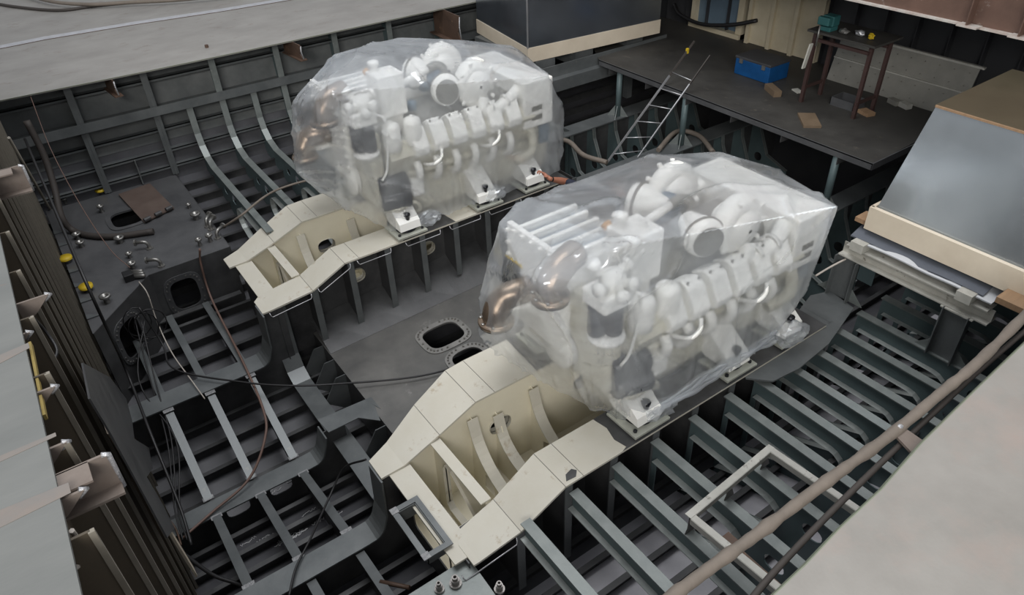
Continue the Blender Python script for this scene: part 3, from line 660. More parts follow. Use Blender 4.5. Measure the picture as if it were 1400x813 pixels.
# bridge strip from the wide floor flange to the tank top
bp_ = [at(*p, Z=-1.10) for p in ((434, 573), (449, 590), (490, 570), (520, 574), (512, 553), (497, 545))]
m = MB(); m.plate([(p.x, p.y) for p in bp_]+[(2.12, 6.0), (2.12, 6.25)], [], (0, 0, -1.12), X, Y, 0.012); m.build('bridge_plate', 'mid_steel', CT)
# wide floor at the head of the beds
pth = [(7.62, -0.31), (7.60, -0.75), (7.57, -1.10), (7.48, -1.27), (7.30, -1.36), (6.9, -1.36), (6.3, -1.34), (5.6, -1.32), (5.05, -1.32), (4.75, -1.2)]
m = MB(); m.strip([((1.50, y, z), (1.73, y, z)) for y, z in pth], 0.016); wf = m.build('wide_floor', 'mid_steel', FLOOR)
m = MB(); m.plate([(y, z-0.01) for y, z in pth]+[(4.75, -1.75), (6.23, -1.98), (7.85, -1.6), (7.85, -0.31)], [], (1.62, 0, 0), Y, Z, 0.012); m.build('floor_web', 'dark_steel', wf)
# small plate with fittings at the corner of the near bed
cp = [at(*p, Z=-0.36) for p in ((530, 830), (622, 772), (642, 763), (690, 830))]
CPL = empty('corner_tank', (1.35, 2.95, zs(2.95)), 'grey steel corner tank with small pipe fittings at the foot of the near bed', 'tank')
m = MB(); m.plate([(p.x, p.y) for p in cp], [], (0, 0, -0.38), X, Y, 0.015); ctp = m.build('tank_top', 'flange_grey', CPL)
m = MB(); m.plate([(cp[0].x, -1.1), (cp[1].x, -1.1), (cp[1].x, -0.38), (cp[0].x, -0.38)], [], (0, cp[1].y, 0), X, Z, 0.012); m.build('tank_wall', 'dark_steel', CPL)
for px, py, r in ((623, 798, 0.035), (601, 806, 0.028), (683, 806, 0.03)):
    p = at(px, py, Z=-0.36); m = MB(); m.lathe([(r*1.5, 0), (r*1.5, 0.02), (r, 0.02), (r, 0.07), (r*0.7, 0.07), (r*0.7, 0.1), (r*0.4, 0.1), (r*0.4, 0.06), (0, 0.06)], p, Z, 14, False); m.build('pipe_fitting', 'bare_metal', ctp)
# rectangular coaming frame resting at the end of the near bed
fc = [at(*p, Z=-0.24) for p in ((531, 697), (570, 678), (621, 742), (581, 765))]
xa, xb = (fc[0].x+fc[3].x)/2, (fc[1].x+fc[2].x)/2; y_a, y_b = (fc[2].y+fc[3].y)/2, (fc[0].y+fc[1].y)/2
RF = empty('coaming_frame', ((xa+xb)/2, (y_a+y_b)/2, -0.34), 'small rectangular grey steel frame standing at the end of the near bed', 'frame')
w_ = 0.05
for (p, q) in (((xa, y_a), (xa+w_, y_b)), ((xb-w_, y_a), (xb, y_b)), ((xa+w_, y_a), (xb-w_, y_a+w_)), ((xa+w_, y_b-w_), (xb-w_, y_b))):
    m = MB(); m.box((*p, -0.255), (*q, -0.24)); m.build('flange', 'mid_steel', RF)
for p, q in (((xa+w_, y_a+w_), (xa+w_+0.008, y_b-w_)), ((xb-w_-0.008, y_a+w_), (xb-w_, y_b-w_)), ((xa+w_, y_a+w_), (xb-w_, y_a+w_+0.008)), ((xa+w_, y_b-w_-0.008), (xb-w_, y_b-w_))):
    m = MB(); m.box((*p, -0.40), (*q, -0.255)); m.build('side_plate', 'mid_steel', RF)
for x_, y__ in ((xa+0.03, y_b-0.03), (xa+0.03, y_a+0.03)):
    m = MB(); m.bbox((x_-0.035, y__-0.035, -0.242), (x_+0.035, y__+0.035, -0.234), 0.003); m.build('weld_pad', 'weld_grey', RF)
# U-shaped handrail frame of angle bar on the right-hand floors
HR = empty('angle_bar_frame', (3.65, 2.2, -0.1), 'low U-shaped frame of angle bar standing on the right floor beams', 'frame')
a_, b_ = at(944, 703, Z=0.12), at(1052, 612, Z=0.12)
for p, q in ((a_-X*0.03, b_+X*0.03), (a_+Vector((0, -0.031, -0.001)), a_+Vector((0.05, -1.0, -0.001))), (b_+Vector((0, -0.031, -0.001)), b_+Vector((0.05, -1.0, -0.001)))):
    m = MB(); m.beam(p, q, 0.06, 0.008); d = (q-p).normalized(); sd = d.cross(Z).normalized(); m.beam(p+sd*0.03-Z*0.03, q+sd*0.03-Z*0.03, 0.008, 0.06); m.build('angle_bar', 'frame_pale', HR)
for p in (a_+Vector((0.02, 0, 0)), a_.lerp(b_, 0.5), b_-Vector((0.02, 0, 0)), a_+Vector((0.05, -0.95, 0)), b_+Vector((0.05, -0.95, 0))):
    m = MB(); m.beam((p.x, p.y, -0.098), (p.x, p.y, 0.118), 0.05, 0.008, (0, 1, 0)); m.plate([(-0.06, 0), (0.06, 0), (0.02, 0.1), (-0.02, 0.1)], [], (p.x, p.y-0.006, -0.098), X, Z, 0.008); m.build('foot', 'bare_metal', HR)
m = MB(); q = at(995, 745, Z=-0.04); m.box((q.x-0.02, q.y-0.6, -0.05), (q.x+0.06, q.y+0.05, -0.04)); m.box((q.x-0.03, q.y-0.03, -0.09), (q.x+0.1, q.y+0.08, -0.035)); tag(m.build('flat_bar', 'rust_steel'), 'short rusty flat bar lying on a floor beam under the hose', 'bar')
# ================================================================== ENGINES
EC = 4.05
def engine():
    E = empty('marine_engine', (4.7, EC, 0.0), 'white marine diesel engine wrapped in film on the near cream bed', 'engine', 'wrapped engines')
    def part(name, mt, m, parent=None): return m.build(name, mt, parent or E)
    part('oil_sump', 'engine_cream', MB().bbox((3.85, EC-0.38, -0.55), (5.85, EC+0.38, 0.12), 0.08))
    cc = part('crankcase', 'engine_cream', MB().bbox((3.5, EC-0.52, 0.08), (5.95, EC+0.52, 0.62), 0.05))
    for s in (-1, 1):
        for k in range(6):
            x = 3.98+k*0.29
            m = MB().bbox((x-0.10, EC+s*0.50, 0.17), (x+0.10, EC+s*0.545, 0.40), 0.015); d = part('inspection_cover', 'engine_cream', m, cc)
    # cylinder banks, V form
    for s in (-1, 1):
        bk = MB().plate([(0.10, 0.55), (0.52, 0.55), (0.74, 0.95), (0.62, 1.12), (0.26, 1.0)], [], (3.55, EC, 0), Y*s, Z, 2.25 if s > 0 else -2.25)
        bank = part('cylinder_bank', 'engine_cream', bk)
        for k in range(6):
            x = 3.98+k*0.29
            # rocker cover: chamfered block leaning outwards
            pf = [(0.40, 0.98), (0.56, 0.80), (0.78, 0.93), (0.80, 1.02), (0.68, 1.22), (0.58, 1.26), (0.44, 1.18)]
            m = MB(); bm = bmesh.new(); vs = [bm.verts.new((x-0.105, EC+s*a, b)) for a, b in pf]; vt = [bm.verts.new((x+0.105, EC+s*a, b)) for a, b in pf]; n = len(pf)
            bm.faces.new(vs); bm.faces.new(vt[::-1])
            for i in range(n): bm.faces.new((vs[i], vs[(i+1) % n], vt[(i+1) % n], vt[i]))
            bmesh.ops.recalc_face_normals(bm, faces=bm.faces[:]); bmesh.ops.bevel(bm, geom=bm.edges[:], offset=0.018, segments=2, affect='EDGES', profile=0.5)
            rc = part('rocker_cover', 'engine_white', m.frombm(bm))
            m = MB(); 
            for dx in (-0.07, 0.07): m.lathe([(0.012, 0), (0.012, 0.02), (0, 0.02)], (x+dx, EC+s*0.63, 1.245), (0, s*0.35, 1), 6, False)
            part('bolt', 'bolt_steel', m, rc)
            # intake/exhaust port below the cover
            m = MB(); m.tube(smooth_path([(x-0.05, EC+s*0.66, 0.82), (x-0.05, EC+s*0.72, 0.72), (x-0.04, EC+s*0.66, 0.58), (x-0.02, EC+s*0.5, 0.48)], 4), [0.055]*9+[0.06]*4, 10); part('port_pipe', 'engine_white', m)
            m = MB(); m.lathe([(0, 0.015), (0.03, 0.015), (0.035, 0)], (x+0.09, EC+s*0.535, 0.6), (0, s, 0.2), 10); part('port_plug', 'engine_grey', m)
        m = MB(); m.tube([(3.7, EC+s*0.58, 0.66), (5.85, EC+s*0.58, 0.66)], 0.045, 10); part('fuel_rail', 'engine_cream', m)
        for x in (4.12, 5.02):       # lifting eyes
            m = MB(); m.tube(smooth_path([(x-0.09, EC+s*0.62, 0.75), (x-0.03, EC+s*0.82, 0.80), (x+0.08, EC+s*0.84, 0.86), (x+0.12, EC+s*0.80, 0.95)], 4), 0.022, 8); part('lifting_hook', 'engine_white', m)
    part('intake_plenum', 'engine_grey', MB().bbox((3.95, EC-0.34, 0.95), (5.7, EC+0.34, 1.22), 0.06))
    part('gear_case', 'engine_cream', MB().bbox((3.34, EC-0.58, 0.34), (3.52, EC+0.62, 1.25), 0.04))
    part('flywheel_housing', 'engine_cream', MB().lathe([(0, 0), (0.55, 0), (0.6, 0.05), (0.6, 0.18), (0, 0.2)], (5.93, EC, 0.42), X, 28))
    part('crank_pulley', 'engine_white', MB().lathe([(0, 0), (0.2, 0), (0.22, 0.03), (0.18, 0.05), (0.22, 0.08), (0, 0.1)], (3.24, EC+0.02, 0.55), X, 24))
    # ribbed heat exchanger standing over the front end
    hx = part('heat_exchanger', 'engine_white', MB().bbox((3.30, EC-0.06, 0.6), (3.95, EC+0.70, 1.50), 0.03))
    for k in range(5):
        y = EC+0.0+k*0.16
        part('rib', 'engine_white', MB().bbox((3.28, y-0.025, 1.48), (3.97, y+0.025, 1.58), 0.012), hx)
    for k in range(4):
        y = EC+0.08+k*0.16
        part('channel', 'engine_blue', MB().box((3.34, y-0.05, 1.495), (3.92, y+0.05, 1.51)), hx)
    fl = part('front_flange', 'engine_white', MB().bbox((3.23, EC-0.12, 0.55), (3.29, EC+0.76, 1.60), 0.012), hx)
    for k in range(8):
        for y in (EC-0.09, EC+0.73):
            part('bolt', 'engine_white', MB().lathe([(0.022, 0), (0.022, 0.035), (0, 0.035)], (3.235, y, 0.62+k*0.13), -X, 6, False), fl)
    for k in range(6):
        part('bolt', 'engine_white', MB().lathe([(0.022, 0), (0.022, 0.035), (0, 0.035)], (3.235, EC-0.02+k*0.13, 1.56), -X, 6, False), fl)
    # control box with looms on the side beyond
    cb = part('control_box', 'engine_white', MB().bbox((3.3, EC+0.74, 0.75), (3.62, EC+0.88, 1.32), 0.02))
    for k in range(4):
        y = EC+0.80; z0 = 1.22
        part('plug_lead', 'engine_black', MB().tube(smooth_path([(3.28, y-0.04-k*0.07, z0), (3.2, y-0.04-k*0.07, z0-0.04), (3.18, y-0.03-k*0.07, z0-0.25), (3.22, y-0.02-k*0.07, z0-0.4)], 4), 0.02, 8), cb)
        part('plug_ring', 'yellow_cap', MB().lathe([(0, 0.02), (0.028, 0.02), (0.028, -0.02)], (3.24, y-0.04-k*0.07, z0-0.01), (-1, 0, -0.5), 10), cb)
    part('coolant_pipe', 'engine_white', MB().tube(smooth_path([(3.2, EC+0.75, 0.9), (3.05, EC+0.7, 0.82), (3.05, EC+0.5, 0.85), (3.2, EC+0.35, 0.9)], 5), 0.035, 10))
    # bronze elbows with bolted flanges
    for (fx, fy, fz, ex, ey, ez) in ((2.98, EC-0.22, 1.42, 3.32, EC-0.12, 1.66), (2.86, EC+0.45, 0.80, 3.22, EC+0.40, 1.05)):
        b = Vector((fx, fy, fz)); q = Vector((ex, ey, ez))
        pts = smooth_path([b, b+Z*0.10, Vector((fx+0.09, fy+0.02, fz+0.2)), Vector((fx+0.2, (fy+ey)/2, ez)), q], 5)
        el = part('elbow_pipe', 'engine_bronze', MB().tube(pts, [0.125]*len(pts), 18))
        fg = part('elbow_flange', 'engine_bronze', MB().lathe([(0, -0.012), (0.17, -0.012), (0.175, 0), (0.17, 0.022), (0.12, 0.024)], b, Z, 28), el)
        part('gasket', 'engine_black', MB().lathe([(0, -0.03), (0.165, -0.03), (0.165, -0.013)], b, Z, 28), el)
        for k in range(8):
            a = math.pi*2*k/8; part('bolt', 'bolt_steel', MB().lathe([(0.016, 0), (0.016, 0.018), (0, 0.022)], b+Vector((math.cos(a)*0.148, math.sin(a)*0.148, 0.02)), Z, 6, False), fg)
    # dark filters with white head and dish
    for fx, fy in ((3.36, EC-0.60), (3.24, EC-0.52)):
        part('oil_filter', 'engine_black', MB().lathe([(0, 0), (0.075, 0), (0.08, 0.03), (0.08, 0.30), (0.07, 0.32), (0, 0.32)], (fx, fy, 1.10), Z, 20))
    fh = part('filter_head', 'engine_white', MB().bbox((3.14, EC-0.72, 1.42), (3.46, EC-0.42, 1.58), 0.03))
    part('thermostat', 'engine_white', MB().lathe([(0.1, 0), (0.12, 0.05), (0.1, 0.12), (0.05, 0.16), (0, 0.16)], (3.34, EC-0.58, 1.58), Z, 16), fh)
    for dx, dy, dz, ax in ((-0.14, -0.05, 0.09, (-1, -0.3, 0.2)), (0.12, -0.12, 0.08, (0.3, -1, 0.3)), (0.02, -0.14, 0.04, (-0.4, -1, 0)), (0.15, 0.02, 0.14, (1, 0, 0.4)), (-0.1, 0.12, 0.16, (-0.6, 0.3, 1))):
        part('head_fitting', 'engine_white', MB().lathe([(0.045, 0), (0.045, 0.08), (0.06, 0.08), (0.06, 0.12), (0, 0.13)], (3.32+dx*0.6, EC-0.58+dy*0.6, 1.54+dz), ax, 10), fh)
    part('filter_dish', 'engine_white', MB().lathe([(0, -0.08), (0.06, -0.08), (0.16, -0.01), (0.165, 0.02), (0, 0.02)], (3.31, EC-0.57, 1.06), Z, 20))
    part('vent_pipe', 'engine_white', MB().tube(smooth_path([(3.46, EC-0.62, 1.5), (3.56, EC-0.68, 1.44), (3.55, EC-0.7, 1.2), (3.5, EC-0.68, 0.85), (3.42, EC-0.66, 0.72)], 5), 0.016, 8))
    # white canisters
    for cx in (3.68, 3.98):
        part('fuel_canister', 'engine_white', MB().lathe([(0.06, -0.12), (0.11, -0.1), (0.115, 0), (0.115, 0.16), (0.105, 0.2), (0.06, 0.225), (0.02, 0.23), (0.02, 0.25), (0, 0.25)], (cx-0.04, EC-0.64, 1.14), Z, 22))
    # black starters
    for dz, dy in ((0.62, -0.55), (0.42, -0.60)):
        part('starter_motor', 'engine_black', MB().lathe([(0, 0), (0.10, 0), (0.115, 0.02), (0.115, 0.36), (0.10, 0.38), (0, 0.38)], (3.40, EC+dy, dz), (1, -0.25, 0), 22))
    part('pump_housing', 'engine_white', MB().bbox((3.8, EC-0.72, 0.40), (3.98, EC-0.5, 0.62), 0.03))
    part('hose_bundle', 'engine_cream', MB().tube(smooth_path([(3.4, EC-0.55, 0.3), (3.55, EC-0.72, 0.32), (3.8, EC-0.70, 0.34), (3.9, EC-0.68, 0.22), (3.85, EC-0.6, 0.15)], 5), 0.03, 8))
    # coolant expansion tank
    tk = part('expansion_tank', 'engine_white', MB().bbox((3.62, EC-0.50, 1.36), (3.98, EC-0.16, 1.84), 0.02))
    part('filler_neck', 'engine_white', MB().lathe([(0.05, 0), (0.05, 0.06), (0.07, 0.06), (0.07, 0.10), (0.03, 0.11), (0, 0.11)], (3.72, EC-0.22, 1.84), Z, 16), tk)
    part('orange_plug', 'orange_cap', MB().lathe([(0.045, 0), (0.045, 0.05), (0, 0.055)], (3.66, EC-0.15, 1.80), (-0.3, 0.6, 0.7), 14), tk)
    part('small_cap', 'engine_white', MB().lathe([(0.04, 0), (0.04, 0.03), (0.02, 0.03), (0.02, 0.05), (0, 0.05)], (3.86, EC-0.36, 1.84), Z, 12), tk)
    part('tank_bracket', 'engine_white', MB().box((3.66, EC-0.42, 1.15), (3.94, EC-0.2, 1.36)), tk)
    # turbochargers on both banks
    for s in (-1, 1):
        cx, cy, cz = 5.02, EC+s*0.40, 1.46
        pts = []; rs = []
        for k in range(15):
            a = -0.4+k*0.42; pts.append((cx+0.20*math.cos(a), cy+s*0.02*k*0.2, cz+0.20*math.sin(a))); rs.append(0.135-0.004*k)
        tb = part('turbocharger', 'engine_white', MB().tube(pts, rs, 14))
        part('turbo_core', 'engine_white', MB().lathe([(0.02, -0.2), (0.15, -0.18), (0.2, -0.1), (0.2, 0.12), (0.13, 0.18), (0, 0.2)], (cx, cy, cz), (0, 1, 0), 20), tb)
        for k in range(10):
            a = 2*math.pi*k/10; part('bolt', 'engine_white', MB().lathe([(0.025, 0), (0.025, 0.05), (0, 0.05)], (cx+0.26*math.cos(a), cy+s*0.10, cz+0.26*math.sin(a)), (math.cos(a), s*0.4, math.sin(a)), 6, False), tb)
        # conical inlet with taped cover
        ax = Vector((-0.35, s, 0.0)).normalized(); b = Vector((4.66, EC+s*0.22, 1.48))
        inl = part('air_inlet', 'engine_white', MB().lathe([(0.10, -0.1), (0.13, 0), (0.19, 0.16), (0.195, 0.22), (0.18, 0.22)], b, ax, 24))
        part('inlet_clamp', 'engine_grey', MB().lathe([(0.198, 0.19), (0.205, 0.19), (0.205, 0.215), (0.198, 0.215)], b, ax, 24), inl)
        cv = MB().lathe([(0, 0.30), (0.12, 0.305), (0.165, 0.29), (0.185, 0.25), (0.19, 0.21)], b, ax, 24); part('inlet_cover', 'engine_white', cv, inl)
        part('inlet_disc', 'engine_grey', MB().lathe([(0, 0.312), (0.15, 0.306)], b, ax, 24), inl)
        part('charge_pipe', 'engine_white', MB().tube(smooth_path([(cx+0.05, EC+s*0.55, 1.30), (cx+0.02, EC+s*0.60, 1.18), (cx+0.2, EC+s*0.62, 1.14), (cx+0.45, EC+s*0.60, 1.22), (cx+0.68, EC+s*0.5, 1.28)], 5), 0.085, 14))
        for t_ in (0.12, 0.36): part('pipe_clamp', 'engine_white', MB().lathe([(0.1, -0.02), (0.1, 0.02), (0.08, 0.02), (0.08, -0.02), (0.1, -0.02)], (cx+t_, EC+s*0.61, 1.165+t_*0.1), (1, 0, 0.15), 16), tb)
    part('air_pipe', 'engine_white', MB().tube([(4.1, EC+0.02, 1.50), (4.62, EC+0.02, 1.62)], 0.045, 12))
    part('rubber_bend', 'engine_grey', MB().tube(smooth_path([(4.6, EC+0.02, 1.615), (4.72, EC+0.0, 1.64), (4.79, EC-0.04, 1.6), (4.8, EC-0.06, 1.48)], 5), 0.055, 12))
    part('dark_duct', 'engine_blue', MB().lathe([(0, 0), (0.13, 0.02), (0.15, 0.2), (0.13, 0.42), (0, 0.44)], (4.55, EC+0.22, 1.42), (1, 0.2, 0), 18))
    part('sensor_cluster', 'engine_blue', MB().lathe([(0, 0), (0.06, 0), (0.06, 0.1), (0, 0.1)], (4.18, EC-0.22, 1.28), Z, 14))
    # intercooler box at the rear end
    ic = part('intercooler', 'engine_white', MB().bbox((5.62, EC-0.72, 0.80), (6.12, EC+0.72, 1.40), 0.02))
    for z in (0.9, 1.02): part('louvre', 'engine_grey', MB().box((5.75, EC-0.728, z), (5.92, EC-0.72, z+0.06)), ic)
    part('rear_pipe', 'engine_cream', MB().tube(smooth_path([(5.78, EC-0.6, 0.8), (5.8, EC-0.66, 0.6), (5.74, EC-0.68, 0.45), (5.5, EC-0.62, 0.38)], 5), 0.07, 12))
    part('name_plate', 'engine_blue', MB().box((5.95, EC-0.62, 0.5), (6.12, EC-0.6, 0.75)))
    # resilient mounts
    for s in (-1, 1):
        for x in (3.62, 4.85, 5.68):
            yb_ = EC+s*0.74
            m = MB().bbox((x-0.22, yb_-0.2, 0.024), (x+0.22, yb_+0.2, 0.055), 0.006); mt = part('mount_plate', 'mount_plate', m)
            m = MB().lathe([(0.14, 0), (0.15, 0.02), (0.13, 0.06), (0.09, 0.08), (0, 0.08)], (x, yb_, 0.055), Z, 20); part('rubber_pad', 'engine_black', m, mt)
            pf = [(yb_-s*0.0+s*0.15, 0.10), (yb_-s*0.18, 0.10), (EC+s*0.50, 0.14), (EC+s*0.50, 0.45), (yb_-s*0.05, 0.32), (yb_+s*0.13, 0.19)]
            m = MB().plate(pf, [], (x-0.15, 0, 0), Y, Z, 0.30); part('mount_bracket', 'engine_white', m, mt)
            m = MB().lathe([(0.03, 0), (0.03, 0.10), (0.045, 0.10), (0.045, 0.13), (0, 0.14)], (x, yb_+s*0.08, 0.16), Z, 8); part('mount_bolt', 'engine_black', m, mt)
            for dx in (-0.17, 0.17):
                m = MB().lathe([(0.02, 0), (0.02, 0.02), (0, 0.02)], (x+dx, yb_+s*0.14, 0.055), Z, 6, False); part('bolt', 'engine_black', m, mt)
    return E
def copy_tree(o, parent=None):
    c = o.copy(); COL.objects.link(c)
    if parent is not None: c.parent = parent
    for ch in o.children: copy_tree(ch, c)
    return c
EN = engine()
EF = copy_tree(EN); EF.location.y += 4.37; EF.location.x -= 0.08; EF.scale = (1, 1, 1.1)
EF['label'] = 'white marine diesel engine wrapped in film beside the far hull side'
# ================================================================== PLASTIC FILM
def film(pts, name, label, hem, seed):
    bm = bmesh.new()
    for p in pts: bm.verts.new(p)
    r = bmesh.ops.convex_hull(bm, input=bm.verts[:])
    bmesh.ops.delete(bm, geom=[v for v in bm.verts if not v.link_faces], context='VERTS')
    bmesh.ops.recalc_face_normals(bm, faces=bm.faces[:])
    bmesh.ops.delete(bm, geom=[f for f in bm.faces if f.normal.z < -0.8 and max(v.co.z for v in f.verts) < 0.75], context='FACES')
    for it in range(7):
        es = [e for e in bm.edges if e.calc_length() > 0.055]
        if not es: break
        bmesh.ops.subdivide_edges(bm, edges=es, cuts=1); bmesh.ops.triangulate(bm, faces=bm.faces[:])
    bm.normal_update()
    cen = Vector((4.6, sum(p[1] for p in pts)/len(pts), 0)); peaks = [Vector(p) for p in hem]
    disp = []
    for v in bm.verts:
        c = v.co; b = any(e.is_boundary for e in v.link_edges)
        n = noise.noise(Vector((c.x*1.1+seed, c.y*1.3, c.z*1.2)))*0.016
        rd = 1-abs(noise.noise(Vector((c.x*0.9+c.z*1.2+seed, c.y*1.5-c.x*0.5, c.z*0.7))))*2
        n += max(0, rd)**16*0.045
        # hanging folds that deepen towards the hem
        s_ = math.atan2(c.y-cen.y, (c.x-cen.x)*0.55)*5.0
        low = max(0.0, min(1.0, (1.0-c.z)/0.9))
        fo = 1-abs(noise.noise(Vector((s_*1.6+seed, c.z*0.35, 3.3))))*2.2
        n += low*(max(0, fo)**6*0.045-0.008)
        # tension pleats raying out from the corners the film hangs on
        for q in peaks:
            dv = c-q; r_ = dv.length
            if r_ < 0.9:
                th = math.atan2(dv.z, dv.x*0.8+dv.y*0.6)+noise.noise(dv*1.5)*0.3
                n += max(0, math.cos(th*7+seed))**8*0.055*math.exp(-r_/0.32)*min(1, r_/0.08)
        disp.append((v, v.normal*(n-0.012) + (Vector((0, 0, noise.noise(c*4)*0.06)) if b else Vector((0, 0, 0)))))
    for v, d in disp: v.co += d
    for f in bm.faces: f.smooth = True
    for _ in range(2): bmesh.ops.smooth_vert(bm, verts=[v for v in bm.verts if not any(e.is_boundary for e in v.link_edges)], factor=0.28, use_axis_x=True, use_axis_y=True, use_axis_z=True)
    me = bpy.data.meshes.new(name); org = Vector((4.6, sum(p[1] for p in pts)/len(pts), 0.02))
    for v in bm.verts: v.co -= org
    bm.to_mesh(me); bm.free(); me.materials.append(MATS['plastic_film'])
    o = bpy.data.objects.new(name, me); COL.objects.link(o); place(o, org, None)
    return tag(o, label, 'plastic sheet', 'plastic film covers over the engines')
def P_(lst): return [tuple(at(x, y, **{k: v})) for x, y, k, v in lst]
near_pts = P_([(655, 400, 'Y', 4.78), (659, 458, 'Y', 4.66), (682, 316, 'Y', 4.85), (716, 272, 'Y', 4.85), (792, 246, 'Y', 4.80), (880, 212, 'Y', 4.80), (985, 205, 'Y', 4.62), (1055, 226, 'Y', 4.2),
    (1147, 281, 'Y', 3.22), (1105, 400, 'Y', 3.22), (1066, 452, 'Y', 3.2), (845, 338, 'Y', 3.23), (722, 392, 'Y', 3.72), (652, 462, 'Y', 4.62), (668, 478, 'Y', 4.5), (800, 400, 'Y', 3.3), (692, 440, 'Y', 4.35),
    (680, 472, 'Y', 4.50), (713, 492, 'Y', 4.2), (783, 548, 'Y', 3.68), (829, 561, 'Y', 3.42), (860, 580, 'Y', 3.30), (1000, 255, 'Y', 3.62), (870, 300, 'Y', 3.62)])
near_pts += [(6.15, 4.82, 1.30), (6.15, 4.82, 0.1), (3.35, 4.9, 0.25), (4.0, 4.92, 0.05), (3.6, 3.18, 0.10), (5.4, 3.18, 0.12), (3.5, 3.2, 1.3), (3.12, 3.24, 1.62), (3.12, 3.26, 1.35), (3.15, 4.82, 1.62)]
FN = film(near_pts, 'plastic_cover', 'clear plastic film draped over the engine on the near cream bed', P_([(845, 345, 'Y', 3.30), (716, 274, 'Y', 4.85), (722, 392, 'Y', 3.72), (1147, 281, 'Y', 3.22), (680, 472, 'Y', 4.5), (835, 470, 'Y', 3.35), (880, 212, 'Y', 4.8)]), 1.7)
far_pts = P_([(398, 140, 'Y', 8.85), (402, 236, 'Y', 8.55), (455, 72, 'Y', 8.7), (545, 50, 'Y', 9.1), (640, 56, 'Y', 8.9), (700, 60, 'Y', 8.8), (752, 104, 'Y', 7.62), (773, 150, 'Y', 7.8), (772, 200, 'Y', 7.75), (766, 232, 'Y', 7.65),
    (425, 110, 'Y', 8.9), (407, 180, 'Y', 8.9), (440, 258, 'Y', 8.3), (480, 290, 'Y', 8.0), (535, 318, 'Y', 7.68), (453, 126, 'Y', 7.6), (418, 250, 'Y', 8.45)])
far_pts += [(6.15, 9.1, 1.30), (6.15, 9.1, 0.1), (3.35, 9.2, 0.25), (3.6, 7.58, 0.10), (5.4, 7.55, 0.10), (3.5, 7.56, 1.3), (3.05, 7.58, 1.80), (3.55, 7.86, 2.14), (3.68, 8.2, 2.2), (3.92, 7.86, 2.06), (4.95, 7.88, 1.95), (5.2, 8.7, 1.98), (3.05, 8.85, 1.75)]
FF = film(far_pts, 'plastic_cover', 'clear plastic film draped over the engine beside the far hull side', P_([(453, 128, 'Y', 7.66), (455, 72, 'Y', 8.7), (752, 104, 'Y', 7.62), (402, 236, 'Y', 8.55), (398, 140, 'Y', 8.85), (455, 190, 'Y', 7.7)]), 5.2)
# gathered roll of film along the lower edge of the near cover
for nm, a, b, par, yb in (('film_roll', (884, 574), (1062, 462), FN, 3.17),):
    p, q = at(*a, Y=yb), at(*b, Y=yb)
    for k in range(4):
        pts = [p.lerp(q, t/12)+Vector((0, random.uniform(-0.015, 0.015)+k*0.012, 0.02*math.sin(t*0.9+k)+k*0.02)) for t in range(13)]
        m = MB(); m.tube(smooth_path(pts, 3), [0.016+0.01*abs(math.sin(i*0.4+k)) for i in range(37)], 8); m.build('film_roll', 'plastic_film', par)
# loose film lumps round the mounts
def lump(c, r, par, seed):
    bm = bmesh.new(); bmesh.ops.create_icosphere(bm, subdivisions=3, radius=1)
    for v in bm.verts:
        n = noise.noise(v.co*1.8+Vector((seed, 0, 0)))*0.35+abs(noise.noise(v.co*4+Vector((0, seed, 0))))*0.25
        v.co = Vector([c[i]+v.co[i]*(r[i]*(0.85+n)) for i in range(3)])
    MB().frombm(bm, False).build('film_bunch', 'plastic_film', par)
p = at(1083, 455, Y=3.12); lump(p, (0.22, 0.13, 0.13), FN, 1); p = at(900, 575, Y=3.2); lump((p.x, p.y, 0.12), (0.2, 0.1, 0.09), FN, 2)
p = at(585, 300, Y=7.6); lump((p.x, p.y, 0.14), (0.22, 0.12, 0.1), FF, 3); p = at(675, 262, Y=7.6); lump((p.x, p.y, 0.14), (0.2, 0.12, 0.12), FF, 4)
# ================================================================== SHEET-METAL CASINGS
def prism(m, lo, hi):
    """loft between two polygons of equal count"""
    n = len(lo); m.add(list(lo)+list(hi), [tuple(reversed(range(n))), tuple(range(n, 2*n))]+[(i, (i+1) % n, n+(i+1) % n, n+i) for i in range(n)]); return m
BR = empty('metal_casing', (7.9, 2.1, 0.86), 'shiny sheet metal casing with a beige band on the steel trestle', 'casing', 'sheet metal casings')
fb0, fb1, ft0, ft1 = at(1195, 283, X=6.9), at(1400, 375, X=6.9), at(1280, 145, Z=2.2), at(1400, 187, Z=2.2)
yl, yh = 0.95, fb0.y
body = prism(MB(), [(6.92, yl, 1.0), (8.75, yl, 1.0), (8.75, yh, 1.0), (6.92, yh, 1.0)], [(ft0.x, yl, 2.2), (8.7, yl, 2.2), (8.7, ft0.y+0.02, 2.2), (ft0.x, ft0.y, 2.2)]); bo = body.build('casing_body', 'sheet_metal', BR)
m = MB(); m.plate([(ft0.x-0.01, yl), (8.72, yl), (8.72, ft0.y+0.03), (ft0.x-0.01, ft0.y+0.01)], [], (0, 0, 2.2), X, Y, 0.012); lid = m.build('casing_top', 'sheet_top', BR)
m = MB(); m.beam((ft0.x-0.012, yl, 2.205), (ft0.x-0.012, ft0.y, 2.205), 0.02, 0.02); m.build('edge_strip', 'plywood', lid)
m = MB(); m.box((6.87, yl, 0.86), (6.92, yh+0.03, 1.12)); m.box((6.9, yh, 0.86), (8.75, yh+0.035, 1.12)); m.build('beige_band', 'beige_band', BR)
m = MB(); q = at(1385, 398, X=6.86); m.box((6.66, q.y-0.4, q.z-0.06), (6.87, q.y+0.05, q.z+0.0)); m.build('timber_ledge', 'plywood', BR)
m = MB(); q = at(1184, 300, X=6.9); m.box((6.9, q.y, 0.88), (7.1, q.y+0.12, 0.93)); m.build('wood_chock', 'plywood', BR)
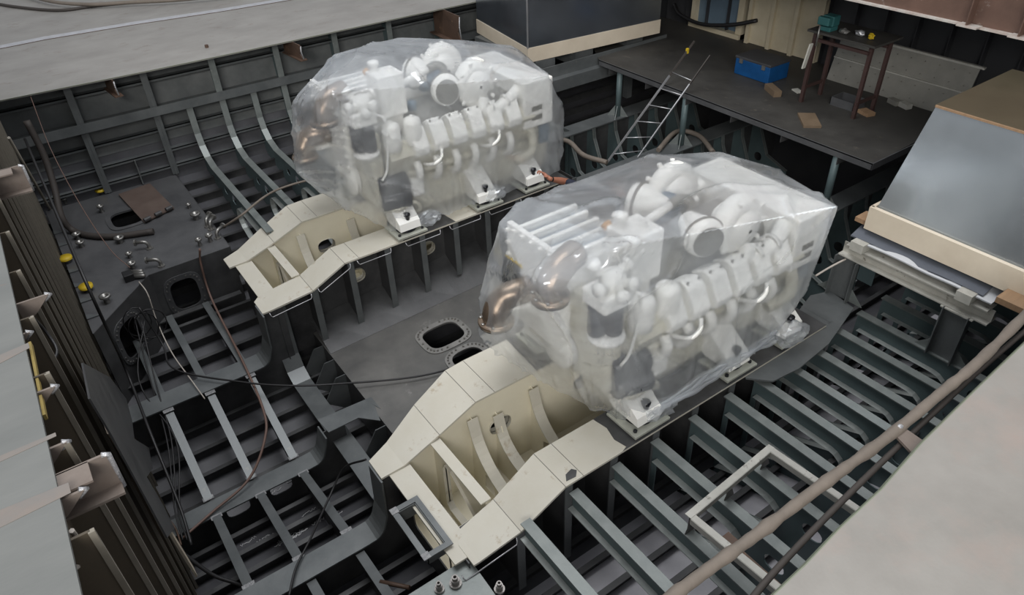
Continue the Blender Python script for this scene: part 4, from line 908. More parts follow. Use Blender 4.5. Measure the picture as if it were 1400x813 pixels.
# trestle carrying it
TR = empty('steel_trestle', (6.85, 2.65, -0.1), 'grey steel trestle of channel beam and two legs under the casing', 'trestle')
m = MB(); m.box((6.76, 1.86, 0.50), (6.94, 3.48, 0.515)); m.box((6.84, 1.86, 0.515), (6.852, 3.48, 0.64)); m.box((6.76, 1.9, 0.64), (6.94, 3.42, 0.655)); m.build('top_beam', 'frame_pale', TR)
for y in (2.05, 3.2): m = MB(); m.box((6.7, y, 0.66), (7.6, y+0.15, 0.76)); m.build('cross_bearer', 'frame_pale', TR)
for y, z0 in ((3.36, -0.03), (2.14, -0.1)):
    m = MB(); m.box((6.80, y-0.13, z0), (6.815, y+0.13, 0.5)); m.box((6.72, y-0.13, z0), (6.815, y-0.118, 0.5)); m.box((6.72, y+0.118, z0), (6.815, y+0.13, 0.5)); lg = m.build('leg', 'mid_steel', TR)
    m = MB(); m.plate([(0, 0), (0.16, 0), (0, 0.16)], [], (6.81, y-0.13, z0), -Y, Z, 0.01); m.build('gusset', 'flange_grey', lg); m = MB(); m.plate([(0, 0), (0.16, 0), (0, 0.16)], [], (6.81, y+0.13, z0), Y, Z, 0.01); m.build('gusset', 'flange_grey', lg)
m = MB(); m.box((6.74, 1.98, 0.485), (6.88, 2.3, 0.5)); m.build('beam_pad', 'frame_pale', TR)
# folded cloth under the casing
def cloth(name, mt, y0, y1, x0, x1, z, amp, label, seed, drop):
    m = MB(); nx, ny = 14, 22; vs = []; fs = []
    for i in range(nx+1):
        for j in range(ny+1):
            x = x1+(x0-x1)*i/nx; y = y0+(y1-y0)*j/ny
            zz = z+noise.noise(Vector((x*2+seed, y*2.5, 0)))*amp - max(0, (i/nx-0.72))*drop
            vs.append((x, y, zz))
    for i in range(nx):
        for j in range(ny): a = i*(ny+1)+j; fs.append((a, a+1, a+ny+2, a+ny+1))
    n = len(vs); vs += [(x, y, q-0.012) for x, y, q in vs]; fs += [tuple(k+n for k in reversed(f)) for f in fs]
    m.add(vs, fs, True); return tag(m.build(name, mt), label, 'cloth')
cloth('grey_cloth', 'grey_cloth', 2.0, 3.42, 6.80, 7.6, 0.83, 0.02, 'dark grey cloth folded between casing and trestle', 2, 0.25)
cloth('white_cloth', 'white_cloth', 1.9, 3.3, 6.77, 7.6, 0.78, 0.015, 'pale sheet under the dark grey cloth on the trestle', 4, 0.1)
# far casing
BX = empty('metal_casing', (8.5, 10.7, 0.95), 'dark shiny sheet metal casing with a beige band behind the far engine', 'casing', 'sheet metal casings')
c4 = [at(722, 85, Z=0.97), at(655, 38, Z=0.97)]
xy = [(c4[0].x, c4[0].y), (c4[0].x+0.3, 11.75), (9.9, 11.75), (9.9, c4[0].y-0.25)]
m = MB(); prism(m, [(*p, 0.97) for p in xy], [(*p, 2.46) for p in xy]); m.build('casing_body', 'sheet_dark', BX)
cx_, cy_ = sum(p[0] for p in xy)/4, sum(p[1] for p in xy)/4
big = [(p[0]+0.012*(1 if p[0] > cx_ else -1), p[1]+0.012*(1 if p[1] > cy_ else -1)) for p in xy]
m = MB(); prism(m, [(*p, 0.96) for p in big], [(*p, 1.2) for p in big]); m.build('beige_band', 'beige_band', BX)
m = MB(); m.beam((xy[0][0]-0.006, xy[0][1]-0.006, 1.2), (xy[0][0]-0.006, xy[0][1]-0.006, 2.46), 0.02, 0.02, (0, 1, 0)); m.build('corner_seam', 'alu', BX)
# its support
SB = empty('support_frame', (8.3, 10.0, 0.25), 'grey steel support beams below the dark casing', 'support')
m = MB(); m.box((6.9, 9.45, 0.62), (10.2, 9.6, 0.66)); m.box((6.9, 9.58, 0.66), (10.2, 9.6, 0.86)); m.box((6.9, 9.45, 0.45), (10.2, 9.47, 0.62)); m.build('side_beam', 'mid_steel', SB)
for x in (7.25, 8.1, 9.3):
    m = MB(); m.box((x, 9.7, 0.7), (x+0.4, 11.6, 0.95)); m.build('bearer', 'mid_steel', SB)
for x in (7.1, 9.2): m = MB(); m.box((x, 9.5, -0.1), (x+0.12, 9.62, 0.62)); m.build('post', 'mid_steel', SB)
m = MB(); m.box((7.12, 9.55, 0.67), (7.2, 9.64, 0.76)); tag(m.build('wood_chock', 'plywood'), 'small wooden chock wedged under the dark casing', 'wood block')

# ================================================================== WORK PLATFORM
PX0, PZ = 8.43, 0.8
PF = empty('work_platform', (9.8, 6.8, -0.1), 'dark steel work platform on round columns behind the engines', 'platform')
m = MB(); m.plate([(PX0, 4.22), (11.1, 4.3), (11.1, 10.9), (PX0+0.9, 10.9), (PX0, 9.45)], [], (0, 0, PZ-0.015), X, Y, 0.015); m.build('platform_plate', 'platform_dark', PF)
m = MB(); m.box((PX0, 4.22, PZ-0.09), (PX0+0.015, 9.45, PZ+0.004)); m.build('edge_angle', 'tank_steel', PF)
m = MB(); m.box((PX0, 4.215, PZ-0.09), (11.1, 4.23, PZ+0.003)); m.build('edge_angle', 'tank_steel', PF)
for k in range(6):
    y = 4.7+k*0.9; m = MB(); m.box((PX0+0.02, y, PZ-0.2), (11.1, y+0.012, PZ-0.016)); m.build('deck_beam', 'dark_steel', PF)
for x, y in ((8.52, 9.0), (8.5, 7.45), (8.5, 4.75), (10.6, 7.45), (10.6, 9.0)):
    m = MB(); m.lathe([(0, 0), (0.05, 0), (0.05, 0.89), (0, 0.89)], (x, y, -0.1), Z, 16); c = m.build('column', 'teal_primer', PF)
    for k in range(4):
        a = k*math.pi/2+0.6; d = Vector((math.cos(a), math.sin(a), 0)); m = MB(); m.plate([(0.045, 0), (0.19, 0), (0.045, 0.2)], [], (x, y, -0.1), d, Z, 0.008); m.build('foot_gusset', 'flange_grey', c)
def onp(px, py): return at(px, py, Z=PZ)
# ladder
LD = empty('ladder', (7.4, 7.6, -0.1), 'thin metal ladder leaning against the platform edge', 'ladder')
b0, b1 = at(830, 222, Z=-0.1), at(872, 215, Z=-0.1)
e0, e1 = at(911, 108, X=PX0-0.02), at(939, 122, X=PX0-0.02)
e0.z = e1.z = max(PZ+0.03, (e0.z+e1.z)/2)
t0, t1 = b0.lerp(e0, 1.48), b1.lerp(e1, 1.45)
for b, e, t in ((b0, e0, t0), (b1, e1, t1)):
    m = MB(); m.beam(b, e.lerp(t, 0.12), 0.016, 0.03, (1, 0, 0.5)); m.build('rail', 'alu', LD)
    m = MB(); m.beam(e.lerp(t, 0.12), t, 0.016, 0.03, (1, 0, 0.5)); m.build('rail_top', 'hose_dark', LD)
for k in range(6):
    f_ = 0.1+k*0.2
    m = MB(); m.tube([b0.lerp(e0, f_), b1.lerp(e1, f_)], 0.008, 8); m.build('rung', 'alu', LD)
m = MB(); q = b0.lerp(e0, 1.36); m.bbox((q.x-0.02, q.y-0.02, q.z-0.04), (q.x+0.02, q.y+0.02, q.z+0.04), 0.004); m.build('yellow_tape', 'yellow_cap', LD)
# blue toolbox
a, b, c = onp(1003, 100), onp(1045, 117), onp(1080, 105)
TB = empty('toolbox', ((a.x+c.x)/2, (a.y+c.y)/2, PZ), 'blue metal toolbox with dark lid on the work platform', 'toolbox')
x0, x1, y0_, y1_ = a.x, a.x+0.48, b.y, a.y
m = MB(); m.bbox((x0, y0_, PZ+0.002), (x1, y1_, PZ+0.26), 0.012); m.build('box', 'toolbox_blue', TB)
m = MB(); m.bbox((x0-0.01, y0_-0.01, PZ+0.26), (x1+0.01, y1_+0.01, PZ+0.30), 0.01); m.build('lid', 'toolbox_lid', TB)
for y in (y0_+0.12, y1_-0.12): m = MB(); m.box((x0-0.02, y-0.03, PZ+0.2), (x0, y+0.03, PZ+0.27)); m.build('latch', 'bolt_steel', TB)
# timber blocks and boards
def block(px, py, l, w, h, ang, mt, label, name='wood_block'):
    p = onp(px, py); u = Vector((math.cos(ang), math.sin(ang), 0)); v = Vector((-u.y, u.x, 0)); m = MB()
    m.add([p+u*(l*i)+v*(w*j)+Z*k for k in (0.001, h) for i, j in ((-.5, -.5), (.5, -.5), (.5, .5), (-.5, .5))], [(3, 2, 1, 0), (4, 5, 6, 7), (0, 1, 5, 4), (1, 2, 6, 5), (2, 3, 7, 6), (3, 0, 4, 7)])
    return tag(m.build(name, mt), label, 'wood block')
block(1056, 127, 0.12, 0.36, 0.09, -0.5, 'board_brown', 'pale wooden block lying in front of the blue toolbox')
block(1106, 166, 0.24, 0.46, 0.035, -0.75, 'board_brown', 'flat brown board on the platform near its open edge', 'board')
block(1184, 156, 0.14, 0.2, 0.05, -0.3, 'plywood', 'small wood offcut between the bench legs')
block(1090, 125, 0.1, 0.16, 0.02, -0.4, 'white_print', 'small white slip lying behind the wooden block', 'slip')
block(1222, 142, 0.1, 0.18, 0.07, -0.3, 'folded_panel', 'grey metal offcut below the folded panel', 'offcut')
block(1237, 147, 0.1, 0.16, 0.07, -0.3, 'frame_pale', 'pale metal offcut below the folded panel', 'offcut')
# work bench with vise
A0, A1 = onp(1095, 139), onp(1166, 162)
WBn = empty('work_bench', ((A0.x+A1.x)/2+0.25, (A0.y+A1.y)/2, PZ), 'tall dark red steel work bench with vise on the platform', 'work bench')
hb = 1.02
A1.x = A0.x+0.03
tops = []
for (x, y) in ((A0.x, A0.y), (A1.x, A1.y), (A0.x+0.45, A0.y), (A1.x+0.45, A1.y)):
    m = MB(); m.beam((x, y, PZ), (x+0.02, y, PZ+hb), 0.05, 0.05, (1, 0, 0)); m.build('leg', 'bench_red', WBn)
m = MB(); m.box((A0.x-0.06, A1.y-0.1, PZ+hb), (A0.x+0.6, A0.y+0.1, PZ+hb+0.03)); m.build('bench_top', 'platform_dark', WBn)
for x in (A0.x, A0.x+0.45): m = MB(); m.box((x-0.015, A1.y, PZ+hb-0.12), (x+0.03, A0.y, PZ+hb-0.08)); m.build('rail', 'bench_red', WBn)
for y in (A0.y, A1.y): m = MB(); m.box((A0.x, y-0.015, PZ+0.2), (A0.x+0.47, y+0.015, PZ+0.24)); m.build('stretcher', 'bench_red', WBn)
zb = PZ+hb+0.03
VS = empty('bench_vise', (A0.x+0.1, A0.y-0.1, zb), 'green bench vise on the work bench corner', 'vise')
m = MB(); m.bbox((A0.x+0.02, A0.y-0.2, zb), (A0.x+0.2, A0.y-0.02, zb+0.06), 0.01); m.bbox((A0.x+0.06, A0.y-0.2, zb+0.06), (A0.x+0.22, A0.y-0.02, zb+0.2), 0.015); m.build('body', 'vise_green', VS)
m = MB(); m.bbox((A0.x-0.05, A0.y-0.2, zb+0.09), (A0.x+0.03, A0.y-0.02, zb+0.2), 0.012); m.build('jaw', 'vise_green', VS)
m = MB(); m.tube([(A0.x-0.1, A0.y-0.11, zb+0.1), (A0.x-0.1, A0.y-0.11, zb-0.18)], 0.012, 8); m.build('handle', 'bolt_steel', VS)
for k, (dx, dy, mt, nm, lab) in enumerate(((0.1, -0.36, 'bolt_steel', 'angle_grinder', 'metal grinder body lying on the bench beside the vise'), (0.18, -0.55, 'alu', 'foil_bundle', 'crumpled shiny foil bundle on the work bench'), (0.15, -0.74, 'yellow_cap', 'brass_fitting', 'small brass fitting at the end of the work bench'))):
    bm = bmesh.new(); bmesh.ops.create_icosphere(bm, subdivisions=2, radius=1)
    for v in bm.verts:
        n = 0.8+0.6*noise.noise(v.co*2+Vector((k*3.1, 0, 0))); v.co = Vector((A0.x+dx+v.co.x*0.05*n, A0.y+dy+v.co.y*0.09*n*(0.6 if k == 2 else 1), zb+0.045+v.co.z*0.045*min(n, 1)))
    tag(MB().frombm(bm).build(nm, mt), lab, 'tool' if k == 0 else 'scrap')
m = MB(); q = onp(1108, 104); m.beam((A0.x-0.09, A0.y+0.02, PZ+0.52), (A0.x-0.09, A0.y-0.03, PZ+0.88), 0.07, 0.02, (0, 1, 0)); tag(m.build('white_carton', 'white_print'), 'narrow white printed carton hanging at the bench leg', 'carton')
bn = onp(1150, 148); PB = empty('parts_bin', (bn.x+0.15, bn.y, PZ), 'open grey metal bin under the work bench', 'bin')
m = MB(); m.box((bn.x, bn.y-0.18, PZ+0.001), (bn.x+0.3, bn.y+0.2, PZ+0.01)); m.build('base', 'tank_steel', PB)
for p, q in (((0, -0.18), (0.01, 0.2)), ((0.29, -0.18), (0.3, 0.2)), ((0, -0.18), (0.3, -0.17)), ((0, 0.19), (0.3, 0.2))): m = MB(); m.box((bn.x+p[0], bn.y+p[1], PZ+0.01), (bn.x+q[0], bn.y+q[1], PZ+0.12)); m.build('side', 'tank_steel', PB)
# long folded panel leaning on the wall behind the bench
f0, f1 = at(1150, 62, X=10.9), at(1332, 118, X=10.9)
fy0, fy1 = 4.3, 6.4
FP = empty('folded_panel', (10.8, 5.4, PZ), 'long grey ribbed metal panel leaning behind the work bench', 'panel')
m = MB(); m.plate([(fy0, 0), (fy1, 0), (fy1, 0.34), (fy0, 0.34)], [], (10.55, 0, PZ+0.002), Y, Vector((0.25, 0, 1)), 0.02); m.build('lower_leaf', 'folded_panel', FP)
m = MB(); m.plate([(fy0, 0), (fy1, 0), (fy1, 0.34), (fy0, 0.34)], [], (10.64, 0, PZ+0.345), Y, Vector((0.25, 0, 1)), 0.02); m.build('upper_leaf', 'folded_panel', FP)
m = MB(); m.beam((10.63, fy0, PZ+0.345), (10.63, fy1, PZ+0.345), 0.03, 0.02); m.beam((10.73, fy0-0.06, PZ+0.69), (10.73, fy1, PZ+0.69), 0.05, 0.03); m.build('edge_fold', 'frame_pale', FP)
m = MB()
for k in range(10):
    for z in (0.09, 0.27, 0.43, 0.6): m.lathe([(0.008, 0), (0.008, 0.012), (0, 0.012)], (10.55+z*0.26-0.02, fy0+0.1+k*0.21, PZ+z), (-1, 0, 0.25), 6, False)
m.build('rivets', 'seam', FP)['kind'] = 'stuff'

# ================================================================== HOSES, CABLES
def cable(name, pts, r, mt, label, cat='cable', k=6, group=None, n=8, lumpy=0):
    sp_ = smooth_path(pts, k)
    if lumpy: r = [r*(1+lumpy*noise.noise(Vector((i*0.45, 0, 7)))) for i in range(len(sp_))]
    m = MB(); m.tube(sp_, r, n); return tag(m.build(name, mt), label, cat, group)
hz = 1.5
cable('air_hose', [at(x, y, Z=z) for x, y, z in ((880, 845, 1.48), (960, 784, 1.45), (1040, 726, 1.44), (1130, 658, 1.44), (1215, 596, 1.46), (1290, 534, 1.48), (1340, 492, 1.5), (1420, 412, 1.52))], 0.036, 'hose_grey', 'thick grey sleeved hose hanging along the pale deck edge', 'hose', n=14, k=10, lumpy=0.35)
cable('thin_hose', [at(x, y, Z=z) for x, y, z in ((1010, 840, 1.43), (1060, 780, 1.41), (1130, 706, 1.40), (1205, 632, 1.40), (1285, 556, 1.41), (1340, 505, 1.42), (1425, 432, 1.46))], 0.02, 'hose_dark', 'thinner dark hose hanging below the grey sleeved hose', 'hose', n=10)
# cut beam stub under the right-hand deck
sp0 = [at(x, y, Z=1.47) for x, y in ((1222, 590), (1236, 582), (1280, 612), (1262, 632))]
m = MB(); m.plate([(p.x, p.y) for p in sp0], [], (0, 0, 1.44), X, Y, 0.02); s_ = m.build('beam_stub', 'stub_pale', DR)
m = MB(); m.tube([sp0[0], sp0[0].lerp(sp0[1], 0.5)+Z*0.02, sp0[1]], [0.012, 0.02, 0.014], 7); m.build('torch_edge', 'torch_cut', s_)
# stubs of cut deck beams along the left deck
def left_stub(px, py, ln, big):
    p = at(px, py, Z=zl-0.06); m = MB()
    if big:
        m.box((p.x-ln, p.y-0.006, zl-0.20), (p.x, p.y+0.006, zl-0.02)); m.box((p.x-ln, p.y-0.07, zl-0.21), (p.x, p.y+0.05, zl-0.197)); m.box((p.x-ln, p.y-0.12, zl-0.03), (p.x-ln*0.3, p.y+0.0, zl-0.02))
    else: m.plate([(0, 0), (-ln, 0), (-ln, -0.14), (-ln*0.5, -0.08)], [], (p.x, p.y, zl-0.022), X, Z, 0.012)
    s_ = m.build('beam_stub', 'stub_pale', DL)
    e = MB(); e.tube([(p.x-0.02, p.y, zl-0.02), (p.x+0.005, p.y, zl-0.03), (p.x-0.03 if not big else p.x, p.y+0.005, zl-0.06 if not big else zl-0.23)], 0.012, 6); e.build('torch_edge', 'torch_cut', s_)
left_stub(150, 628, 0.24, True); left_stub(32, 232, 0.22, True)
for px, py in ((70, 408), (80, 534), (96, 610), (120, 675), (45, 460)): left_stub(px, py, 0.16, False)
m = MB(); a, b = at(42, 470, Z=zl-0.05), at(62, 570, Z=zl-0.05); m.beam(a, b, 0.012, 0.03); m.build('yellow_strip', 'faded_yellow', DL)
# stubs under the far deck
def far_stub(p0, p1, big):
    a, b = at(*p0, Z=1.46), at(*p1, Z=1.46); d = (b-a).normalized(); sd = d.cross(Z); m = MB(); L_ = (b-a).length
    h = 0.45 if big else 0.22
    m.plate([(0, 0.02), (L_-0.02, 0.02), (L_-0.05, -h*0.35), (L_-0.09, -h*0.6), (L_-0.02, -h*0.85), (L_, -h), (0, -h)], [], a, d, Z, 0.014); m.beam(a-Z*h, b-Z*h, 0.24 if big else 0.12, 0.016)
    s_ = m.build('beam_stub', 'rust_steel', DB)
    e = MB(); e.tube([b+Z*0.0-d*0.03, b-Z*h*0.4-d*0.05, b-Z*h*0.9], 0.012, 6); e.build('torch_edge', 'torch_cut', s_)
far_stub((592, 8), (629, 24), True); far_stub((386, 52), (412, 64), False); far_stub((140, 100), (156, 112), False)
# hoses lying on the far deck
dz = 1.53
cable('deck_hose', [at(x, y, Z=dz) for x, y in ((-30, 0), (20, 9), (80, 14), (130, 8), (190, 2), (260, -4))], 0.028, 'hose_dark', 'dark hose curving across the far pale deck', 'hose')
cable('deck_hose', [at(x, y, Z=dz+0.05) for x, y in ((20, -12), (70, 2), (124, 6), (180, 3), (240, 0), (330, -8))], 0.034, 'hose_grey', 'thicker greyish hose lying over the dark deck hose', 'hose')
q = at(283, 65, Z=1.5); m = MB(); m.lathe([(0, 0), (0.03, 0), (0.03, 0.045), (0, 0.045)], q, Z, 6, False); tag(m.build('steel_nut', 'rust_steel'), 'rusty hexagon nut lying on the far deck', 'nut')
# thick black hose along the bulkhead and onto the side tank
cable('suction_hose', [at(36, 165, Y=11.8), at(60, 212, Y=11.7), at(74, 255, Y=11.5), at(84, 296, Y=11.2), at(100, 315, Z=zt+0.05), at(124, 322, Z=zt+0.045), at(160, 323, Z=zt+0.04), at(210, 316, Z=zt+0.045)], 0.045, 'hose_dark', 'thick dark hose coming down the bulkhead onto the side tank', 'hose', n=12)
# red and pale line from the deck to the tank
cable('guide_line', [at(41, 130, Z=1.48), at(70, 205, Z=0.85), at(110, 280, Z=0.35), at(150, 340, Z=0.0), at(178, 366, Z=zt+0.1)], 0.006, 'cable_brown', 'thin red line hanging from the far deck to the tank fittings', k=8, n=6)
cable('steel_pole', [at(12, 188, Y=10.6), at(118, 372, X=-0.22)], 0.018, 'bulkhead_edge', 'long thin steel pole leaning along the brown bulkhead', 'pole', k=2)
cable('black_cable', [at(34, 190, Y=11.6), at(115, 380, X=-0.15), at(170, 500, Z=-0.6), at(205, 590, Z=-0.85), at(245, 690, Z=-1.25), at(262, 745, Z=-1.38)], 0.016, 'cable_black', 'long black cable hanging down beside the bulkhead into the pit', k=8)
cable('black_cable', [at(190, 420, Z=zt-0.05), at(222, 470, Z=-0.85), at(240, 505, Z=-0.9), at(330, 522, Z=-0.92), at(400, 527, Z=-0.95), at(470, 524, Z=-1.02), at(560, 516, Z=-1.03), at(620, 502, Z=-1.0), at(668, 478, Z=-0.85), at(690, 470, Z=-0.6)], 0.012, 'cable_black', 'black cable stretched over the pit to the centre tank', k=8)
cable('brown_hose', [at(273, 340, Z=zt+0.14), at(275, 362, Z=zt-0.1), at(290, 410, Z=-0.85), at(330, 490, Z=-0.93), at(360, 560, Z=-1.05), at(362, 600, Z=-1.15), at(340, 655, Z=-1.35), at(290, 700, Z=-1.42), at(250, 735, Z=-1.42)], 0.015, 'cable_brown', 'brown hose looping from the side tank across the pit frames', 'hose', k=8)
cable('black_cable', [at(500, 628, Z=-0.5), at(470, 640, Z=-0.9), at(450, 680, Z=-1.1), at(425, 735, Z=-1.0), at(405, 775, Z=-0.98), at(395, 815, Z=-0.98)], 0.012, 'cable_black', 'black cable running down over the girder of the near bed', k=8)
cable('pale_cable', [at(190, 385, Z=zt+0.03), at(202, 402, Z=-0.38), at(215, 440, Z=-0.75), at(235, 482, Z=-0.9), at(262, 520, Z=-0.93), at(280, 545, Z=-0.95)], 0.008, 'cable_pale', 'thin pale cable hanging down from the tank front', k=8, n=6)
for j, (px, py) in enumerate(((188, 440), (196, 446), (205, 440))):
    c = at(px, py, Y=8.75); m = MB(); m.tube([c+Vector((0.16*math.cos(t*0.5)*(1+0.1*j), -0.02*j, 0.22*math.sin(t*0.5))) for t in range(14)], 0.008, 6)
    tag(m.build('coiled_cable', 'cable_black'), ['smallest loop of thin black cable coiled in front of the tank corner', 'middle loop of thin black cable coiled in front of the tank corner', 'widest loop of thin black cable coiled in front of the tank corner'][j], 'cable', 'coiled cables at the tank corner')
for j, (x_, y_) in enumerate(((200, 500), (212, 520), (190, 520))):
    cable('loose_cable', [at(183+j*8, 430, Z=-0.5), at(x_, y_, Z=-0.9), at(228+j*6, 600, Z=-1.1), at(238+j*4, 690, Z=-1.3), at(250+j*6, 738, Z=-1.38)], 0.009, 'cable_black', ['thin dark cable hanging beside the angled tank wall to the middle girder', 'thin dark cable looping widest past the angled manhole', 'thin dark cable hanging next to the bulkhead foot'][j], k=7, group='loose cables down the pit edge', n=6)
cable('black_cable', [at(245, 752, Z=-1.38), at(290, 785, Z=-1.3), at(330, 800, Z=-1.3), at(380, 830, Z=-1.2)], 0.02, 'cable_black', 'thick black cable below the middle girder end', k=6)
cable('grey_hose', [at(306, 310, Z=zt+0.12), at(330, 294, Z=0.05), at(360, 270, Z=0.12), at(385, 257, Z=0.1), at(425, 246, Z=0.1), at(450, 250, Z=-0.02)], 0.016, 'hose_grey', 'grey hose bridging from the tank elbows to the far bed', 'hose', k=7)
cable('loop_cable', [at(28, 418, Z=2.7), at(60, 450, Z=2.45), at(78, 480, Z=2.35), at(62, 500, Z=2.35), at(44, 480, Z=2.45), at(30, 440, Z=2.68)], 0.009, 'cable_black', 'thin dark cable loop hanging from the left deck edge', k=7, n=6)
cable('bent_rod', [at(98, 725, Z=2.76), at(112, 745, Z=2.6), at(124, 762, Z=2.5), at(112, 772, Z=2.55), at(104, 775, Z=2.66)], 0.010, 'cable_pale', 'pale bent rod hanging below the left deck edge', 'rod', k=6, n=6)
cable('orange_cable', [at(222, 712, Z=-1.4), at(228, 708, Z=-1.36), at(240, 722, Z=-1.4), at(248, 745, Z=-1.42)], 0.010, 'rust_steel', 'short orange cable tail beside the beige plank', k=6, n=6)
cable('brown_pipe', [at(520, 795, Z=-1.0), at(560, 803, Z=-0.95)], 0.022, 'rust_steel', 'short rusty pipe beside the corner tank', 'pipe', k=2)
cable('floor_hose', [at(766, 190, Z=-0.06), at(780, 195, Z=-0.06), at(798, 212, Z=-0.06), at(830, 222, Z=-0.07)], 0.04, 'hose_grey', 'grey hose lying on the aft rail behind the far engine', 'hose', k=6, n=10)
cable('floor_hose', [at(900, 205, Z=-0.06), at(925, 180, Z=-0.04), at(955, 185, Z=-0.05), at(975, 208, Z=-0.06)], 0.04, 'hose_grey', 'grey hose looping round the platform column foot', 'hose', k=6, n=10)
cable('pale_cable', [at(1115, 377, Y=3.5), at(1135, 365, Y=3.45), at(1160, 352, X=6.84)], 0.012, 'cable_pale', 'pale cable tied to the trestle leg behind the near engine', k=5, n=6)
cable('hanging_cable', [at(922, 6, X=11.0), at(930, 20, X=10.9), at(960, 33, X=10.8), at(1000, 34, X=10.8), at(1035, 28, X=10.9)], 0.035, 'cable_black', 'black cable sagging across the dim doorway', k=6)
# bundle of pipe ends on the tank corner
q = at(180, 382, Z=zt); JB = empty('junction_box', tuple(q), 'black junction box with pale cable glands on the side tank corner', 'junction box')
m = MB(); m.bbox((q.x-0.08, q.y-0.05, zt+0.002), (q.x+0.04, q.y+0.10, zt+0.1), 0.008); m.build('box', 'rubber_black', JB)
for k in range(3): m = MB(); m.lathe([(0, 0), (0.028, 0), (0.028, 0.12), (0.02, 0.14), (0, 0.14)], (q.x+0.04, q.y-0.02+k*0.05, zt+0.04+0.01*k), (1, -0.5, 0), 10); m.build('cable_gland', 'bolt_steel', JB)
# ================================================================== PERSON kneeling behind the near engine, reaching to the far engine's rear mount
def skin_body(name, chains, mt, parent, root=0, sub=2):
    vs = []; es = []; rs = []; idx = {}
    for ch in chains:
        prev = None
        for key, co, r in ch:
            if key not in idx: idx[key] = len(vs); vs.append(co); rs.append(r)
            i = idx[key]
            if prev is not None: es.append((prev, i))
            prev = i
    me = bpy.data.meshes.new(name); org = ORG[parent] if parent else Vector(vs[0])
    me.from_pydata([tuple(Vector(v)-org) for v in vs], es, [])
    o = bpy.data.objects.new(name, me); COL.objects.link(o); place(o, org, parent)
    md = o.modifiers.new('skin', 'SKIN'); md.use_smooth_shade = True
    for i, r in enumerate(rs): me.skin_vertices[0].data[i].radius = (r, r) if not isinstance(r, tuple) else r
    me.skin_vertices[0].data[root].use_root = True
    sd = o.modifiers.new('sub', 'SUBSURF'); sd.levels = sub; sd.render_levels = sub
    me.materials.append(MATS[mt]); return o
hand = at(743, 237, Z=0.41); wrist = at(752, 244.5, Z=0.36); elb = at(772, 248, Z=0.25); sho = Vector((6.12, 6.42, 0.16))
fl = -0.98
PE = empty('person', (6.2, 6.2, fl), 'person in a dark navy top reaching an arm to the far engine mount', 'person')
pel = Vector((6.42, 6.02, -0.50)); ch = Vector((6.24, 6.22, 0.02)); nk = Vector((6.18, 6.30, 0.24)); sR = Vector((6.38, 6.14, 0.14))
knL, knR = Vector((6.10, 6.40, fl+0.10)), Vector((6.42, 6.42, -0.50))
body = skin_body('body', [[('pel', pel, 0.15), ('sp', pel.lerp(ch, 0.5), 0.14), ('ch', ch, 0.17), ('nk', nk, 0.07)],
    [('ch', ch, 0.17), ('sho', sho, 0.085), ('um', sho.lerp(elb, 0.5)+Vector((0, 0, -0.01)), 0.065), ('elb', elb, 0.066)],
    [('ch', ch, 0.17), ('sR', sR, 0.085), ('eR', sR+Vector((0.12, 0.05, -0.27)), 0.06), ('wR', sR+Vector((0.0, 0.24, -0.42)), 0.045)]], 'navy_cloth', PE)
skin_body('trousers', [[('pel', pel, 0.16), ('hL', pel+Vector((-0.12, 0.02, -0.02)), 0.11), ('kL', knL, 0.075), ('aL', knL+Vector((0.30, -0.28, -0.03)), 0.055)],
    [('pel', pel, 0.16), ('hR', pel+Vector((0.12, 0.05, -0.02)), 0.11), ('kR', knR, 0.075), ('aR', Vector((knR.x, knR.y-0.02, fl+0.12)), 0.055)]], 'trouser_cloth', PE)
for b, d in ((Vector((knR.x, knR.y, fl+0.06)), Vector((0, 1, 0))), (knL+Vector((0.34, -0.32, -0.03)), Vector((0.2, -0.2, -1)))):
    bm = bmesh.new(); bmesh.ops.create_uvsphere(bm, u_segments=14, v_segments=8, radius=1); q = d.normalized().to_track_quat('Y', 'Z').to_matrix()
    for v in bm.verts: v.co = b+q @ Vector((v.co.x*0.05, v.co.y*0.14+0.05, v.co.z*0.055))
    MB().frombm(bm, True).build('boot', 'boot_black', PE)
fd = (wrist-elb).normalized()
sdv = fd.cross(Z).normalized(); f_ = (hand-wrist).normalized(); dn = (-sdv.cross(f_)).normalized()
if dn.z > 0: dn = -dn
m = MB(); m.tube([elb-fd*0.05, elb.lerp(wrist, 0.3), elb.lerp(wrist, 0.7), wrist, wrist.lerp(hand, 0.4)], [0.048, 0.05, 0.038, 0.031, 0.03], 14)
pc = wrist.lerp(hand, 0.75); bm = bmesh.new(); bmesh.ops.create_uvsphere(bm, u_segments=16, v_segments=10, radius=1)
for v in bm.verts: v.co = pc+f_*(v.co.x*0.060)+sdv*(v.co.y*0.048)+dn*(v.co.z*0.026)
m.frombm(bm, True)
for k, ln in enumerate((0.068, 0.078, 0.072, 0.056)):      # four fingers curling over the bracket edge
    b = pc+f_*0.042+sdv*(-0.034+k*0.0225)
    m.tube(smooth_path([b, b+f_*ln*0.55+dn*0.004, b+f_*ln*0.85+dn*ln*0.35, b+f_*ln*0.75+dn*ln*0.75], 3), [0.0115]*4+[0.0105]*3+[0.0095]*3, 8)
b = pc-f_*0.015-sdv*0.036
m.tube(smooth_path([b, b-sdv*0.028+f_*0.02+dn*0.01, b-sdv*0.024+f_*0.055+dn*0.03], 3), [0.015]*3+[0.0125]*4, 8)
fa = m.build('forearm_and_hand', 'skin', PE)
rm = fa.modifiers.new('fuse', 'REMESH'); rm.mode = 'VOXEL'; rm.voxel_size = 0.0045; rm.use_smooth_shade = True
sm_ = fa.modifiers.new('soft', 'SMOOTH'); sm_.iterations = 3
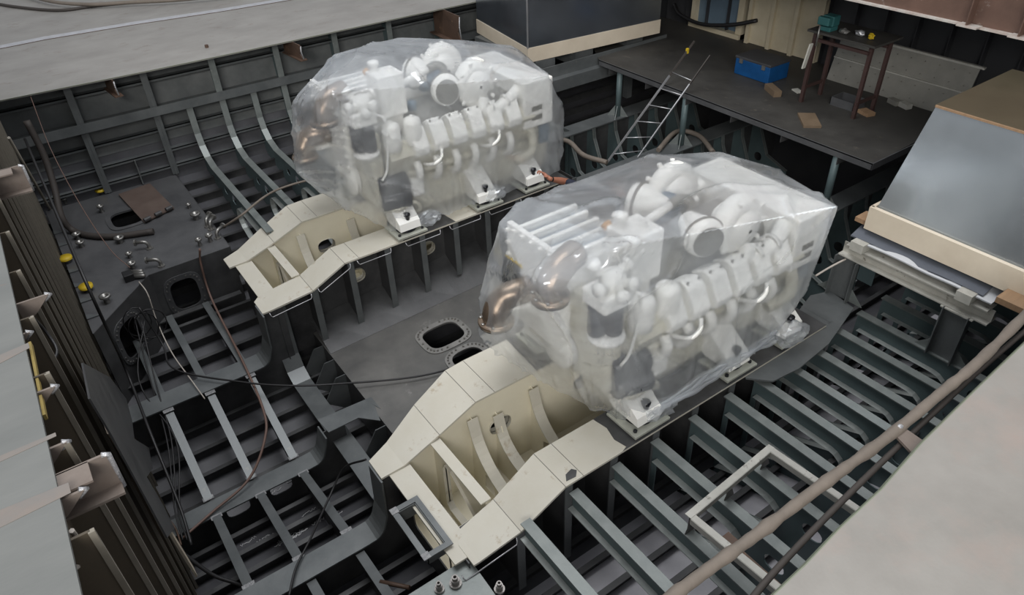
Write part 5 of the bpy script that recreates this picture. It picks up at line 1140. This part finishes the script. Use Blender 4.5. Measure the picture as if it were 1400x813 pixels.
m = MB(); m.lathe([(0.036, -0.012), (0.038, 0), (0.036, 0.012)], wrist-fd*0.03, fd, 18); m.build('watch_strap', 'rubber_black', fa)
hc = nk+Vector((-0.06, 0.10, 0.13))
bm = bmesh.new(); bmesh.ops.create_uvsphere(bm, u_segments=24, v_segments=16, radius=1)
fw_ = Vector((-0.5, 0.85, -0.45)).normalized(); q = fw_.to_track_quat('Y', 'Z').to_matrix()
for v in bm.verts:
    c = v.co.copy(); taper = 1-0.22*max(0, -c.z)
    p = Vector((c.x*0.076*taper, c.y*0.098*taper, c.z*0.115))
    if c.y > 0.6 and abs(c.x) < 0.2 and -0.35 < c.z < 0.05: p.y += 0.022*(1-abs(c.x)/0.2)          # nose
    if c.y > 0.6 and 0.1 < abs(c.x) < 0.5 and 0.0 < c.z < 0.22: p.y -= 0.008                          # eye sockets
    if c.y > 0.6 and abs(c.x) < 0.35 and -0.62 < c.z < -0.48: p.y += 0.005                            # lips
    v.co = hc+q @ p
hd = MB().frombm(bm, True).build('head', 'skin', PE)
for s in (-1, 1):
    bm = bmesh.new(); bmesh.ops.create_uvsphere(bm, u_segments=10, v_segments=8, radius=1)
    for v in bm.verts: v.co = hc+q @ Vector((s*0.078+v.co.x*0.012, v.co.y*0.022-0.005, v.co.z*0.034-0.005))
    MB().frombm(bm, True).build('ear', 'skin', hd)
    bm = bmesh.new(); bmesh.ops.create_uvsphere(bm, u_segments=8, v_segments=6, radius=0.010)
    for v in bm.verts: v.co = hc+q @ (v.co+Vector((s*0.03, 0.083, 0.012)))
    MB().frombm(bm, True).build('eye', 'engine_white', hd)
bm = bmesh.new(); bmesh.ops.create_uvsphere(bm, u_segments=20, v_segments=14, radius=1)
bmesh.ops.delete(bm, geom=[v for v in bm.verts if v.co.z < -0.1 or (v.co.y > 0.55 and v.co.z < 0.45)], context='VERTS')
for v in bm.verts: v.co = hc+q @ Vector((v.co.x*0.083, v.co.y*0.106-0.004, v.co.z*0.123+0.004))
MB().frombm(bm, True).build('hair', 'hair_dark', hd)
skin_body('neck', [[('a', nk-Vector((0.0, 0.0, 0.05)), 0.06), ('b', hc-Vector((0, 0.02, 0.05)), 0.055)]], 'skin', PE)
